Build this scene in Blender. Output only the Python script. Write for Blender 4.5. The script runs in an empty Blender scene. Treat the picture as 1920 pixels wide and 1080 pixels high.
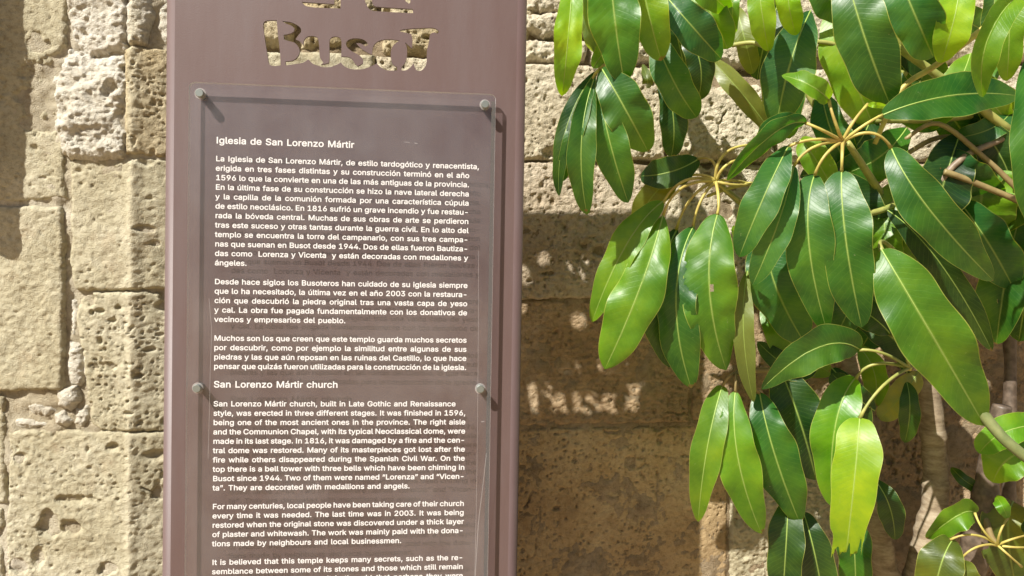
import bpy, math
import numpy as np
from mathutils import Vector, Matrix

# ------------------------------------------------------------------ camera
F = 1400.0                      # focal length in photo pixels (1920 wide)
YAW, PIT, ROL = 0.0979, -0.0198, 0.0173
CAM = np.array([0.2619, -0.8102, -0.1933])
_cy, _sy = math.cos(YAW), math.sin(YAW); _cp, _sp = math.cos(PIT), math.sin(PIT)
FWD = np.array([_sy*_cp, _cy*_cp, _sp]); _r = np.array([_cy, -_sy, 0.0]); _u = np.cross(_r, FWD)
RGT = math.cos(ROL)*_r + math.sin(ROL)*_u
UPV = -math.sin(ROL)*_r + math.cos(ROL)*_u
scene = bpy.context.scene
cd = bpy.data.cameras.new('camera'); cam = bpy.data.objects.new('camera', cd)
scene.collection.objects.link(cam)
cam.matrix_world = Matrix(((RGT[0], UPV[0], -FWD[0], CAM[0]), (RGT[1], UPV[1], -FWD[1], CAM[1]),
                           (RGT[2], UPV[2], -FWD[2], CAM[2]), (0, 0, 0, 1)))
cd.sensor_width = 36.0; cd.lens = F/1920*36.0; cd.clip_start = 0.02; cd.clip_end = 500
cd.dof.use_dof = True; cd.dof.focus_distance = 0.86; cd.dof.aperture_fstop = 18.0
scene.camera = cam

# ------------------------------------------------------------------ light
SUN = np.array([-1.10, -1.0, 1.45])        # towards the sun
EL = math.atan2(SUN[2], math.hypot(SUN[0], SUN[1])); AZ = math.atan2(SUN[0], SUN[1])
w = bpy.data.worlds.new('World'); scene.world = w; w.use_nodes = True
nt = w.node_tree; nt.nodes.clear()
sky = nt.nodes.new('ShaderNodeTexSky'); sky.sky_type = 'NISHITA'; sky.sun_disc = False
sky.sun_elevation = EL; sky.sun_rotation = AZ % (2*math.pi); sky.dust_density = 2.0; sky.ozone_density = 1.0
bg = nt.nodes.new('ShaderNodeBackground'); bg.inputs['Strength'].default_value = 0.038
wo = nt.nodes.new('ShaderNodeOutputWorld')
nt.links.new(sky.outputs[0], bg.inputs[0]); nt.links.new(bg.outputs[0], wo.inputs[0])
sd = bpy.data.lights.new('sun', 'SUN'); sd.energy = 5.0; sd.angle = math.radians(0.53); sd.color = (1.0, 0.96, 0.89)
so = bpy.data.objects.new('sun', sd); scene.collection.objects.link(so)
so.rotation_euler = Vector(SUN).to_track_quat('Z', 'Y').to_euler(); so.location = (-3, -3, 4)
vs = scene.view_settings; vs.view_transform = 'Standard'; vs.look = 'None'; vs.gamma = 1.0
vs.use_curve_mapping = False; vs.exposure = 0.80
scene.cycles.max_bounces = 10; scene.cycles.transparent_max_bounces = 24

# ------------------------------------------------------------------ helpers
COL = scene.collection
rng = np.random.default_rng(7)

def on(px, py, Y):
    """the point on the plane y = Y (metres) that the photo shows at pixel px, py"""
    d = FWD + RGT*(px-960)/F - UPV*(py-540)/F
    return CAM + d*((Y-CAM[1])/d[1])

def pxsize(Y): return (Y-CAM[1])/F

def link(name, me, mat=None, parent=None, **props):
    o = bpy.data.objects.new(name, me); COL.objects.link(o)
    if mat is not None and me is not None and not me.materials: me.materials.append(mat)
    if parent is not None: o.parent = parent
    for k, v in props.items(): o[k] = v
    return o

def np_mesh(name, verts, faces, smooth=True, uv=None):
    verts = np.asarray(verts, np.float32)
    me = bpy.data.meshes.new(name)
    if isinstance(faces, np.ndarray):
        n, k = faces.shape
        me.vertices.add(len(verts)); me.vertices.foreach_set('co', verts.ravel())
        me.loops.add(n*k); me.loops.foreach_set('vertex_index', faces.astype(np.int32).ravel())
        me.polygons.add(n); me.polygons.foreach_set('loop_start', np.arange(0, n*k, k, dtype=np.int32))
        me.polygons.foreach_set('loop_total', np.full(n, k, np.int32))
        if uv is not None:
            l = me.uv_layers.new(name='uv'); l.data.foreach_set('uv', np.asarray(uv, np.float32)[faces.ravel()].ravel())
        me.update(calc_edges=True); me.validate()
    else:
        me.from_pydata([tuple(map(float, v)) for v in verts], [], faces); me.update()
    me.polygons.foreach_set('use_smooth', np.full(len(me.polygons), smooth))
    return me

def box(x0, x1, y0, y1, z0, z1):
    v = [(x, y, z) for x in (x0, x1) for y in (y0, y1) for z in (z0, z1)]
    f = [(0,1,3,2),(4,6,7,5),(0,4,5,1),(2,3,7,6),(0,2,6,4),(1,5,7,3)]
    return v, f

# numpy noise ------------------------------------------------------
def _h(ix, iz, seed):
    n = (ix.astype(np.int64)*374761393 + iz.astype(np.int64)*668265263 + seed*1274126177) & 0x7fffffff
    n = ((n ^ (n >> 13))*1274126177) & 0x7fffffff
    n = ((n ^ (n >> 16))*2246822519) & 0x7fffffff
    return ((n ^ (n >> 15)) & 0xffffff)/float(0xffffff)

def vnoise(x, z, seed):
    ix, iz = np.floor(x), np.floor(z); fx, fz = x-ix, z-iz
    fx = fx*fx*fx*(fx*(fx*6-15)+10); fz = fz*fz*fz*(fz*(fz*6-15)+10)
    a, b = _h(ix, iz, seed), _h(ix+1, iz, seed); c, d = _h(ix, iz+1, seed), _h(ix+1, iz+1, seed)
    return (a*(1-fx)+b*fx)*(1-fz)+(c*(1-fx)+d*fx)*fz*1.0

def fbm(x, z, f, seed, octv=4, gain=0.5):
    s = 0; a = 1; t = 0
    for o in range(octv):
        s = s + a*(vnoise(x*f+o*17.3, z*f-o*9.1, seed+o*31)-0.5)*2; t += a; a *= gain; f *= 2.03
    return s/t

def pits(x, z, cell, seed, dens, rmin=0.15, rmax=0.48):
    """hollows scattered in a jittered lattice: 0 outside, up to 1 at a hollow's centre"""
    X, Z = x/cell, z/cell
    ix, iz = np.floor(X), np.floor(Z); out = np.zeros_like(x)
    for i in (-1, 0, 1):
        for j in (-1, 0, 1):
            a, b = ix+i, iz+j
            cx = a+0.15+0.7*_h(a, b, seed); cz = b+0.15+0.7*_h(a, b, seed+1)
            rr = rmin+(rmax-rmin)*_h(a, b, seed+2)**2
            on_ = _h(a, b, seed+3) < dens
            e = 0.6+0.9*_h(a, b, seed+4)
            d = np.sqrt(((X-cx)*e)**2+((Z-cz)/e)**2)/rr
            out = np.maximum(out, np.where(on_, np.clip(1-d*d, 0, 1)*np.minimum(rr/rmax+0.35, 1), 0))
    return out

FACE_L, FACE_R = 0.268, 0.31
XR = on(246, 540, FACE_L)[0]            # the vertical arris where the wall face turns away

# ------------------------------------------------------------------ materials
def mat(name):
    m = bpy.data.materials.new(name); m.use_nodes = True
    n = m.node_tree.nodes; n.clear(); return m, n, m.node_tree.links

def nd(n, typ, **kw):
    x = n.new(typ)
    for k, v in kw.items():
        if k.startswith('i_'): x.inputs[k[2:].replace('_', ' ')].default_value = v
        else: setattr(x, k, v)
    return x

def ramp(n, pts):
    r = n.new('ShaderNodeValToRGB'); e = r.color_ramp.elements
    while len(e) < len(pts): e.new(0.5)
    for i, (p, c) in enumerate(pts): e[i].position = p; e[i].color = (*c, 1)
    return r

def stone_mat(name, c_lo, c_mid, c_hi, stain, bump=1.0, fine=520):
    m, n, L = mat(name)
    tc = nd(n, 'ShaderNodeTexCoord')
    mp = nd(n, 'ShaderNodeMapping'); L.new(tc.outputs['Object'], mp.inputs[0])
    n1 = nd(n, 'ShaderNodeTexNoise', i_Scale=9.0, i_Detail=6.0, i_Roughness=0.6); L.new(mp.outputs[0], n1.inputs[0])
    r1 = ramp(n, [(0.32, c_lo), (0.5, c_mid), (0.68, c_hi)]); L.new(n1.outputs[0], r1.inputs[0])
    n2 = nd(n, 'ShaderNodeTexNoise', i_Scale=130.0, i_Detail=5.0, i_Roughness=0.7); L.new(mp.outputs[0], n2.inputs[0])
    r2 = ramp(n, [(0.3, (0.62, 0.58, 0.52)), (0.52, (1, 1, 1)), (0.75, (1.14, 1.13, 1.1))]); L.new(n2.outputs[0], r2.inputs[0])
    mx = nd(n, 'ShaderNodeMix', data_type='RGBA', blend_type='MULTIPLY'); mx.inputs[0].default_value = 0.85
    L.new(r1.outputs[0], mx.inputs[6]); L.new(r2.outputs[0], mx.inputs[7])
    n3 = nd(n, 'ShaderNodeTexNoise', i_Scale=24.0, i_Detail=8.0, i_Roughness=0.65); L.new(mp.outputs[0], n3.inputs[0])
    r3 = ramp(n, [(0.56, (0, 0, 0)), (0.72, (1, 1, 1))]); L.new(n3.outputs[0], r3.inputs[0])
    ms = nd(n, 'ShaderNodeMix', data_type='RGBA'); ms.inputs[7].default_value = (*stain, 1)
    mm = nd(n, 'ShaderNodeMath', operation='MULTIPLY'); mm.inputs[1].default_value = 0.55
    L.new(r3.outputs[0], mm.inputs[0]); L.new(mm.outputs[0], ms.inputs[0]); L.new(mx.outputs[2], ms.inputs[6])
    # pale wear along the vertical arris of the wall
    sp_ = nd(n, 'ShaderNodeSeparateXYZ'); L.new(tc.outputs['Object'], sp_.inputs[0])
    w1 = nd(n, 'ShaderNodeMath', operation='SUBTRACT'); w1.inputs[1].default_value = XR+0.0015; L.new(sp_.outputs[0], w1.inputs[0])
    w2 = nd(n, 'ShaderNodeMath', operation='MULTIPLY_ADD'); w2.inputs[1].default_value = 0.014; L.new(n3.outputs[0], w2.inputs[0]); L.new(w1.outputs[0], w2.inputs[2])
    w3 = nd(n, 'ShaderNodeMath', operation='SUBTRACT'); w3.inputs[1].default_value = 0.007; L.new(w2.outputs[0], w3.inputs[0])
    w4 = nd(n, 'ShaderNodeMath', operation='ABSOLUTE'); L.new(w3.outputs[0], w4.inputs[0])
    w5 = nd(n, 'ShaderNodeMapRange'); w5.inputs[1].default_value = 0.010; w5.inputs[2].default_value = 0.003; w5.inputs[4].default_value = 0.55
    L.new(w4.outputs[0], w5.inputs[0])
    wm = nd(n, 'ShaderNodeMix', data_type='RGBA'); wm.inputs[7].default_value = (0.60, 0.55, 0.40, 1)
    L.new(w5.outputs[0], wm.inputs[0]); L.new(ms.outputs[2], wm.inputs[6]); ms = wm
    # fine relief: grains and pin holes
    n4 = nd(n, 'ShaderNodeTexNoise', i_Scale=float(fine), i_Detail=4.0, i_Roughness=0.65); L.new(mp.outputs[0], n4.inputs[0])
    v = nd(n, 'ShaderNodeTexVoronoi', i_Scale=260.0); L.new(mp.outputs[0], v.inputs[0])
    rv = ramp(n, [(0.0, (0, 0, 0)), (0.28, (1, 1, 1))]); L.new(v.outputs[0], rv.inputs[0])
    ad = nd(n, 'ShaderNodeMath', operation='MULTIPLY_ADD'); ad.inputs[1].default_value = 0.35
    L.new(rv.outputs[0], ad.inputs[0]); L.new(n4.outputs[0], ad.inputs[2])
    bp = nd(n, 'ShaderNodeBump'); bp.inputs['Strength'].default_value = 1.0; bp.inputs['Distance'].default_value = 0.0022*bump
    L.new(ad.outputs[0], bp.inputs['Height'])
    p = nd(n, 'ShaderNodeBsdfPrincipled'); p.inputs['Roughness'].default_value = 0.93
    p.inputs['Specular IOR Level'].default_value = 0.15
    L.new(ms.outputs[2], p.inputs['Base Color']); L.new(bp.outputs[0], p.inputs['Normal'])
    o = nd(n, 'ShaderNodeOutputMaterial'); L.new(p.outputs[0], o.inputs[0])
    return m

M_PALE = stone_mat('pale_sandstone', (0.385, 0.34, 0.225), (0.455, 0.415, 0.29), (0.53, 0.49, 0.365), (0.33, 0.25, 0.155))
M_YELL = stone_mat('yellow_sandstone', (0.40, 0.32, 0.18), (0.48, 0.40, 0.25), (0.52, 0.455, 0.31), (0.38, 0.27, 0.11), 1.3)
M_ROSY = stone_mat('rosy_sandstone', (0.46, 0.395, 0.275), (0.56, 0.495, 0.36), (0.65, 0.59, 0.45), (0.38, 0.29, 0.18), 1.5, 420)
M_TAN = stone_mat('tan_sandstone', (0.36, 0.28, 0.19), (0.46, 0.38, 0.27), (0.54, 0.465, 0.35), (0.27, 0.19, 0.11), 1.5, 420)
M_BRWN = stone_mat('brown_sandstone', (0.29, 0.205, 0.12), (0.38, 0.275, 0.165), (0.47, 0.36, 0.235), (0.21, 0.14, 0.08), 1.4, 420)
M_OLIV = stone_mat('ochre_sandstone', (0.31, 0.22, 0.12), (0.405, 0.30, 0.165), (0.48, 0.38, 0.23), (0.24, 0.165, 0.09), 0.9, 420)
M_LIME = stone_mat('lime_mortar', (0.52, 0.475, 0.38), (0.64, 0.605, 0.51), (0.72, 0.695, 0.62), (0.46, 0.38, 0.26), 1.6)
M_DIRT = stone_mat('joint_mortar', (0.22, 0.165, 0.10), (0.32, 0.25, 0.16), (0.42, 0.34, 0.23), (0.16, 0.11, 0.07), 1.5)
M_BRIC = stone_mat('brick_red', (0.36, 0.16, 0.09), (0.42, 0.20, 0.12), (0.46, 0.26, 0.17), (0.5, 0.4, 0.3), 1.0)

def plain(name, col, rough=0.5, metal=0.0, spec=0.5):
    m, n, L = mat(name)
    p = nd(n, 'ShaderNodeBsdfPrincipled'); p.inputs['Base Color'].default_value = (*col, 1)
    p.inputs['Roughness'].default_value = rough; p.inputs['Metallic'].default_value = metal
    p.inputs['Specular IOR Level'].default_value = spec
    o = nd(n, 'ShaderNodeOutputMaterial'); L.new(p.outputs[0], o.inputs[0]); return m, n, L, p

# ------------------------------------------------------------------ church wall
def fold(x):
    return np.where(x < XR, 0.0, np.clip((x-XR)*0.36, 0, FACE_R-FACE_L))
def ridge(x, z):
    d = (x-XR+0.0015*fbm(x, z, 30, 5, 3))/0.009
    return -0.0026*np.exp(-d*d)

wall = link('church_wall', None, label='old church wall of weathered pale sandstone blocks behind the sign and the tree', category='wall')
wall.location = (0.3, FACE_R, -1.65)
WINV = (-0.3, -FACE_R, 1.65)

def wparent(o):
    o.parent = wall; o.location = WINV; return o

def poly_sdf(X, Z, P):
    D = np.full(X.shape, 1e9); ins = np.zeros(X.shape, bool)
    for a, b in zip(P, np.roll(P, -1, 0)):
        d = b-a; L = max(d@d, 1e-12)
        t = np.clip(((X-a[0])*d[0]+(Z-a[1])*d[1])/L, 0, 1)
        D = np.minimum(D, (X-a[0]-t*d[0])**2+(Z-a[1]-t*d[1])**2)
        c = ((a[1] > Z) != (b[1] > Z)); den = (b[1]-a[1]) if abs(b[1]-a[1]) > 1e-12 else 1e-12
        ins ^= c & (X < (Z-a[1])/den*(b[0]-a[0])+a[0])
    D = np.sqrt(D); return np.where(ins, -D, D)

_seed = [11]
def stone(poly, Y, mt, res=0.0017, rough=1.0, lump=1.0, pit=0.5, rnd=0.005, proud=0.0, dents=(), wob=0.0028,
          tilt=(0, 0), name='stone', worm=0.0, cracks=(), label=None, world=False):
    """one block of the wall: a finely hewn, pitted front that rolls over its own edges into the joints"""
    _seed[0] += 7; s = _seed[0]
    P = np.array([p if world else on(p[0], p[1], Y)[[0, 2]] for p in poly], float)
    lo, hi = P.min(0)-0.006, P.max(0)+0.006
    xs = np.arange(lo[0], hi[0]+res, res); zs = np.arange(lo[1], hi[1]+res, res)
    X, Z = np.meshgrid(xs, zs, indexing='ij')
    sd_ = poly_sdf(X, Z, P) + wob*fbm(X, Z, 38, s+1, 4) + 0.4*wob*fbm(X, Z, 200, s+2, 2)
    base = (FACE_L + fold(X) if Y < 0.3 else np.full(X.shape, FACE_R)) + (Y-(FACE_L if Y < 0.3 else FACE_R)) - proud
    h = 0.0035*lump*fbm(X, Z, 9, s+3, 3) + 0.0012*rough*fbm(X, Z, 60, s+4, 4) + 0.0011*rough*fbm(X*0.8+Z*0.5, Z-X*0.4, 170, s+5, 3)
    if worm: h = h + worm*0.0022*np.abs(fbm(X*0.75, Z*1.5, 95, s+8, 3))
    msk = np.clip(0.5+1.6*fbm(X, Z, 14, s+6, 2), 0, 1)
    if pit:
        h = h - pit*0.0050*pits(X, Z, 0.013, s+10, 0.17*(0.2+msk)) - pit*0.0038*pits(X, Z, 0.0058, s+20, 0.34*(0.25+msk)) \
            - pit*0.009*pits(X, Z, 0.034, s+30, 0.06)
    for (cx, cz, rx, rz, dp) in dents:
        c = on(cx, cz, Y); k = pxsize(Y)
        q = ((X-c[0])/(rx*k))**2+((Z-c[2])/(rz*k))**2 + 1.1*fbm(X, Z, 55, s+40, 4)
        h = h - dp*np.clip(1-q, 0, 1)**0.7*(1+0.8*fbm(X, Z, 90, s+41, 4))
    for ln in cracks:
        pts = np.array([on(a, b, Y)[[0, 2]] for a, b in ln]); D = np.full(X.shape, 1e9)
        XX = X+0.0042*fbm(X, Z, 70, s+50, 4); ZZ = Z+0.0042*fbm(X, Z, 90, s+53, 3)
        for a, b in zip(pts[:-1], pts[1:]):
            d = b-a; t = np.clip(((XX-a[0])*d[0]+(ZZ-a[1])*d[1])/(d@d), 0, 1)
            D = np.minimum(D, np.hypot(XX-a[0]-t*d[0], ZZ-a[1]-t*d[1]))
        h = h - 0.007*np.clip(1-D/0.0019, 0, 1)*np.clip(0.6+fbm(X, Z, 30, s+57, 2)*2, 0.1, 1)
    y = base - h + (X-X.mean())*tilt[0] + (Z-Z.mean())*tilt[1]
    if Y < 0.3: y = y + ridge(X, Z)
    t = np.clip((sd_+rnd)/rnd, 0, 1); y = y + rnd*0.75*t**2.2 + np.clip(sd_, 0, 1)*7.0
    keep = sd_ < 0.0045
    nx, nz = X.shape
    idx = np.arange(nx*nz).reshape(nx, nz)
    kq = keep[:-1, :-1] & keep[1:, :-1] & keep[1:, 1:] & keep[:-1, 1:]
    fc = np.stack([idx[:-1, :-1][kq], idx[1:, :-1][kq], idx[1:, 1:][kq], idx[:-1, 1:][kq]], 1)
    us = np.unique(fc); mp_ = np.zeros(nx*nz, np.int64); mp_[us] = np.arange(len(us))
    V = np.stack([X.ravel(), y.ravel(), Z.ravel()], 1)[us]
    me = np_mesh(name, V, mp_[fc])
    o = link(name, me, mt); wparent(o)
    if label: o['label'] = label
    return o

# left of the sign
stone([(-150,-90),(119,-90),(123,0),(121,84),(97,108),(88,160),(101,238),(117,268),(120,371),(60,376),(-150,377)], FACE_L, M_PALE,
      pit=0.55, dents=[(74,175,40,88,0.010),(95,120,30,22,0.007),(92,235,22,30,0.007)], tilt=(0.02, 0))
stone([(-150,386),(111,386),(118,400),(120,560),(117,731),(-150,734)], FACE_L, M_PALE, pit=0.35, rough=1.25, proud=0.003)
stone([(-150,743),(4,745),(8,800),(9,945),(-150,945)], FACE_L, M_PALE)
stone([(-150,953),(4,953),(6,1200),(-150,1200)], FACE_L, M_PALE, dents=[(5,1010,14,20,0.01)])
stone([(128,-70),(233,-70),(241,30),(236,96),(165,106),(136,76),(127,30)], FACE_L, M_LIME, lump=3.2, rough=2.6, pit=0.4, rnd=0.009, proud=0.003, wob=0.005)
stone([(243,-70),(276,-70),(281,25),(270,80),(240,86),(234,60)], FACE_L, M_LIME, lump=3.0, rough=2.2, rnd=0.010, wob=0.004, pit=0.6)
stone([(288,-70),(420,-70),(420,78),(300,76),(285,45)], FACE_L, M_LIME, lump=3.0, rough=2.0, rnd=0.010, wob=0.004, pit=0.6)
stone([(233,96),(248,88),(290,86),(420,89),(420,286),(300,290),(234,289)], FACE_L, M_YELL, pit=1.0, rough=1.3, worm=0.6, proud=0.002)
stone([(88,140),(124,96),(180,100),(233,96),(235,180),(236,300),(190,304),(128,300),(113,274),(100,236),(108,190)], FACE_L, M_LIME, lump=4.0, rough=3.2, pit=0.25, worm=0.5,
      rnd=0.012, proud=0.002, wob=0.007, name='mortar', dents=[(170,255,34,22,0.006),(208,168,16,17,0.014),(120,205,18,30,0.005)],
      label='crumbly white lime mortar filling')
stone([(200,152),(222,155),(221,180),(202,178)], FACE_L, M_BRIC, res=0.0012, proud=-0.006, name='brick', rnd=0.005, wob=0.003, label='red brick fragment in the mortar')
stone([(129,302),(152,297),(300,294),(450,292),(450,540),(308,541),(215,545),(140,543),(131,520)], FACE_L, M_PALE, pit=0.6, rough=1.2, rnd=0.005,
      dents=[(270,428,18,7,0.006),(285,455,10,6,0.004),(245,300,40,6,0.003)], cracks=[[(257,425),(285,436)]])
stone([(150,550),(300,547),(450,548),(450,809),(300,812),(185,808),(168,796),(160,715),(152,660),(142,600)], FACE_L, M_PALE, pit=1.25, rough=1.3, rnd=0.005,
      dents=[(160,560,18,16,0.008),(255,705,8,7,0.010),(190,690,26,12,0.006)])
stone([(15,812),(55,806),(180,810),(300,815),(450,818),(450,1200),(14,1200),(11,1000),(16,900)], FACE_L, M_PALE, pit=0.8, rough=1.4, rnd=0.005,
      dents=[(90,985,18,26,0.014),(125,990,28,14,0.010),(35,1062,16,14,0.016),(205,1068,20,16,0.014),(210,840,12,10,0.006),(140,940,36,10,0.006),(300,930,20,14,0.012),(40,860,12,12,0.006)],
      cracks=[[(262,915),(302,942)]])
# small lumps squeezed out of the joints
for P_, pr in (([(124,552),(146,560),(150,600),(142,640),(126,630)], -0.004), ([(126,638),(150,645),(160,690),(150,728),(128,722),(121,690)], 0.004),
              ([(148,652),(168,668),(172,700),(160,738),(150,700)], -0.002), ([(42,762),(60,752),(100,756),(106,772),(88,786),(60,780)], 0.002),
              ([(104,732),(140,724),(148,752),(130,770),(108,760)], 0.004), ([(98,776),(118,772),(134,790),(120,802),(100,796)], 0.002),
              ([(136,766),(160,760),(168,786),(150,802),(134,796)], 0.000), ([(22,784),(50,784),(92,792),(96,804),(60,806),(24,806)], -0.001),
              ([(10,745),(40,742),(42,770),(20,790),(10,780)], -0.010)):
    stone(P_, FACE_L, M_LIME, res=0.0012, lump=2.0, rough=1.8, pit=0.4, rnd=0.011, proud=pr, wob=0.003, name='mortar_lump')

# behind the sign and to its right
R = FACE_R
rub = R+0.020
for P_ in ([(400,-90),(560,-90),(566,20),(540,84),(400,82)], [(572,-90),(700,-90),(706,40),(640,92),(560,88)],
           [(712,-90),(850,-90),(846,60),(812,100),(714,96)], [(856,-90),(1010,-90),(1000,40),(985,110),(858,104)]):
    stone(P_, rub, M_YELL, lump=4, rough=2.2, pit=1.35, rnd=0.016, wob=0.005)
for P_ in ([(986,-90),(1096,-90),(1100,14),(986,18)], [(986,26),(1040,24),(1102,28),(1098,58),(1020,62),(986,50)], [(986,72),(1050,70),(1104,76),(1100,112),(986,108)]):
    stone(P_, rub-0.010, M_ROSY, lump=2.5, rough=2.6, pit=1.49, rnd=0.010, wob=0.005, worm=1.0)
stone([(1108,-90),(1330,-90),(1326,40),(1300,108),(1110,116)], rub-0.008, M_ROSY, lump=2.5, rough=2.4, pit=1.35, rnd=0.010, wob=0.005, worm=1.0)
stone([(1336,-90),(1600,-90),(1596,60),(1500,124),(1340,118)], rub-0.012, M_ROSY, lump=2.5, rough=2.0, rnd=0.012, wob=0.005, worm=0.8)
stone([(1606,-90),(1940,-90),(1940,110),(1602,118)], rub-0.012, M_ROSY, lump=2.5, rough=2.0, rnd=0.012, wob=0.005, worm=0.8)
stone([(400,96),(700,104),(700,288),(400,284)], R, M_PALE, rnd=0.006, proud=0.008)
stone([(706,106),(985,118),(1110,124),(1243,130),(1246,297),(980,299),(706,296)], R, M_ROSY, rough=1.7, pit=1.08, worm=0.9, rnd=0.007, proud=0.006,
      dents=[(1036,286,20,14,0.008),(1060,290,40,6,0.004)])
stone([(1252,134),(1300,150),(1340,165),(1420,158),(1448,175),(1450,296),(1400,304),(1254,300)], R, M_ROSY, rough=2.2, pit=1.08, worm=0.9, rnd=0.020, proud=0.016, lump=2.0,
      wob=0.005, cracks=[[(1352,212),(1340,250),(1336,290)],[(1336,262),(1350,270)]])
stone([(1456,130),(1700,126),(1704,300),(1458,302)], R, M_ROSY, rough=1.8, pit=1.08, worm=0.8, rnd=0.010)
stone([(1711,124),(2060,120),(2060,300),(1712,302)], R, M_ROSY, rough=1.8, pit=1.08, worm=0.8, rnd=0.010)
stone([(400,292),(706,303),(704,548),(400,546)], R, M_PALE)
stone([(712,304),(985,306),(1215,308),(1218,558),(984,560),(712,556)], R, M_TAN, rough=1.6, pit=1.08, worm=1.0, rnd=0.004, proud=0.003,
      dents=[(1222,330,26,10,0.008),(1204,316,10,8,0.006)])
stone([(1224,309),(1500,308),(1504,560),(1226,558)], R, M_ROSY, rough=1.8, pit=1.22, worm=0.9, rnd=0.006, dents=[(1330,300,14,16,0.01)])
stone([(1510,308),(1800,306),(1802,562),(1510,562)], R, M_TAN, rough=1.8, pit=1.22, worm=0.9, rnd=0.007)
stone([(1808,306),(2060,306),(2060,562),(1810,562)], R, M_BRWN, rough=1.8, pit=1.22, rnd=0.007)
stone([(400,554),(704,556),(704,800),(400,800)], R, M_PALE)
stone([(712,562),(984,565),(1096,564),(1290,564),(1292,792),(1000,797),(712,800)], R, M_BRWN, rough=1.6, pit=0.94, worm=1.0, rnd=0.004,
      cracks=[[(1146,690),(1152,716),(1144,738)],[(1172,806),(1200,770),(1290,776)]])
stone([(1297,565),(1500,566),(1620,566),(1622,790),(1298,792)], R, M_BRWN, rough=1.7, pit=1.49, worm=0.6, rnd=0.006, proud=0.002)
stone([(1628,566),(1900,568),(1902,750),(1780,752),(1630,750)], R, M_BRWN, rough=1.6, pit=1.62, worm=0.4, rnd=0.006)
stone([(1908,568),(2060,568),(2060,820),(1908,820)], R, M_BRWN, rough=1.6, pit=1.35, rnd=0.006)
stone([(400,808),(700,808),(700,1180),(400,1180)], R, M_PALE)
stone([(706,806),(984,804),(1180,801),(1280,799),(1362,799),(1364,900),(1360,1180),(706,1180)], R, M_OLIV, rough=1.0, pit=1.22, rnd=0.004, lump=1.6,
      dents=[(1182,868,12,16,0.008),(1160,830,20,10,0.003)],
      cracks=[[(984,950),(1000,920),(1014,930),(1012,990),(1000,1044),(975,1052)],[(1232,885),(1234,940),(1230,980)],[(1225,1028),(1205,1060)],[(1040,812),(1120,806),(1200,812)]])
stone([(1368,799),(1560,798),(1622,798),(1626,1180),(1366,1180)], R, M_PALE, rough=2.2, pit=0.68, lump=2.5, worm=1.4, rnd=0.010, proud=0.004)
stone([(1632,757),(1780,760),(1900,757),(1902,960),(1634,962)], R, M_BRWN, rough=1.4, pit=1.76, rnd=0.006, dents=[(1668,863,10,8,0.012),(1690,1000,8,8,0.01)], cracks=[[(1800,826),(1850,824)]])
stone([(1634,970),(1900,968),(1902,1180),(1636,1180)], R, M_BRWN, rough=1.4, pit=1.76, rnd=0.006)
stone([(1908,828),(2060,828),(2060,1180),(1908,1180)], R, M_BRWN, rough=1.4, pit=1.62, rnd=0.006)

# courses beyond the edges of the picture, coarser
def outer(x0, x1, z0, z1, Y):
    z = z0; k = 0
    while z < z1-0.02:
        hh = min(0.15+0.05*rng.random(), z1-z); x = x0-(0.12 if k % 2 else 0)
        while x < x1:
            ww = 0.24+0.14*rng.random(); a, b = max(x, x0), min(x+ww, x1)
            if b-a > 0.05:
                stone([(a+0.003, z+0.003), (b-0.003, z+0.003), (b-0.003, z+hh-0.003), (a+0.003, z+hh-0.003)], Y, M_PALE if rng.random() < .6 else M_ROSY,
                      res=0.007, world=True, pit=0.81, rough=0.8)
            x += ww
        z += hh; k += 1
zt = on(960, -95, FACE_L)[2]; zt2 = on(960, -90, R)[2]; zb = on(0, 1205, FACE_L)[2]; zb2 = on(960, 1185, R)[2]
xl = on(-154, 540, FACE_L)[0]; xr_ = on(2066, 540, R)[0]; xm = on(424, 540, FACE_L)[0]
outer(xl-0.5, xl, zb-0.3, zt+0.35, FACE_L)
outer(xl, xm-0.02, zt+0.01, zt+0.35, FACE_L); outer(xm, xr_, zt2+0.03, zt2+0.36, R)
outer(xl, xm-0.02, zb-0.3, zb-0.01, FACE_L); outer(xm, xr_, zb2-0.3, zb2-0.01, R)
outer(xr_+0.004, xr_+0.5, zb2-0.3, zt2+0.35, R)

# the mortar bed the blocks sit in, one rough sheet following the turn of the wall
xs = np.arange(xl-0.5, xr_+0.5, 0.004); zs = np.arange(zb-0.32, zt+0.36, 0.004)
X, Z = np.meshgrid(xs, zs, indexing='ij')
Yb = FACE_L+fold(X)+0.0105+0.007*fbm(X, Z, 22, 77, 4)+0.003*fbm(X, Z, 130, 78, 2)
Yb = Yb - np.where(X < XR+0.05, 0.0045, 0)
Yb = Yb + np.where((Z > on(960, 118, R)[2]) & (X > XR+0.06), 0.024, 0) - np.where((Z < on(960, 300, R)[2]) & (X > XR+0.2), 0.0088, 0)
nx, nz = X.shape; idx = np.arange(nx*nz).reshape(nx, nz)
fc = np.stack([idx[:-1, :-1].ravel(), idx[1:, :-1].ravel(), idx[1:, 1:].ravel(), idx[:-1, 1:].ravel()], 1)
VV = np.stack([X.ravel(), Yb.ravel(), Z.ravel()], 1); lf = VV[fc[:, 0], 0] < XR+0.05
M_JNT = stone_mat('pale_joint_mortar', (0.36, 0.30, 0.20), (0.47, 0.42, 0.31), (0.57, 0.52, 0.42), (0.26, 0.19, 0.11), 1.4)
wparent(link('mortar_bed', np_mesh('mortar_bed', VV, fc[lf]), M_JNT)); wparent(link('mortar_bed', np_mesh('mortar_bed', VV, fc[~lf]), M_DIRT))
v, f = box(-6, 7, 0.40, 1.1, -1.65, 5.5)
wparent(link('wall_core', np_mesh('wall_core', v, f, False), M_PALE))

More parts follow.
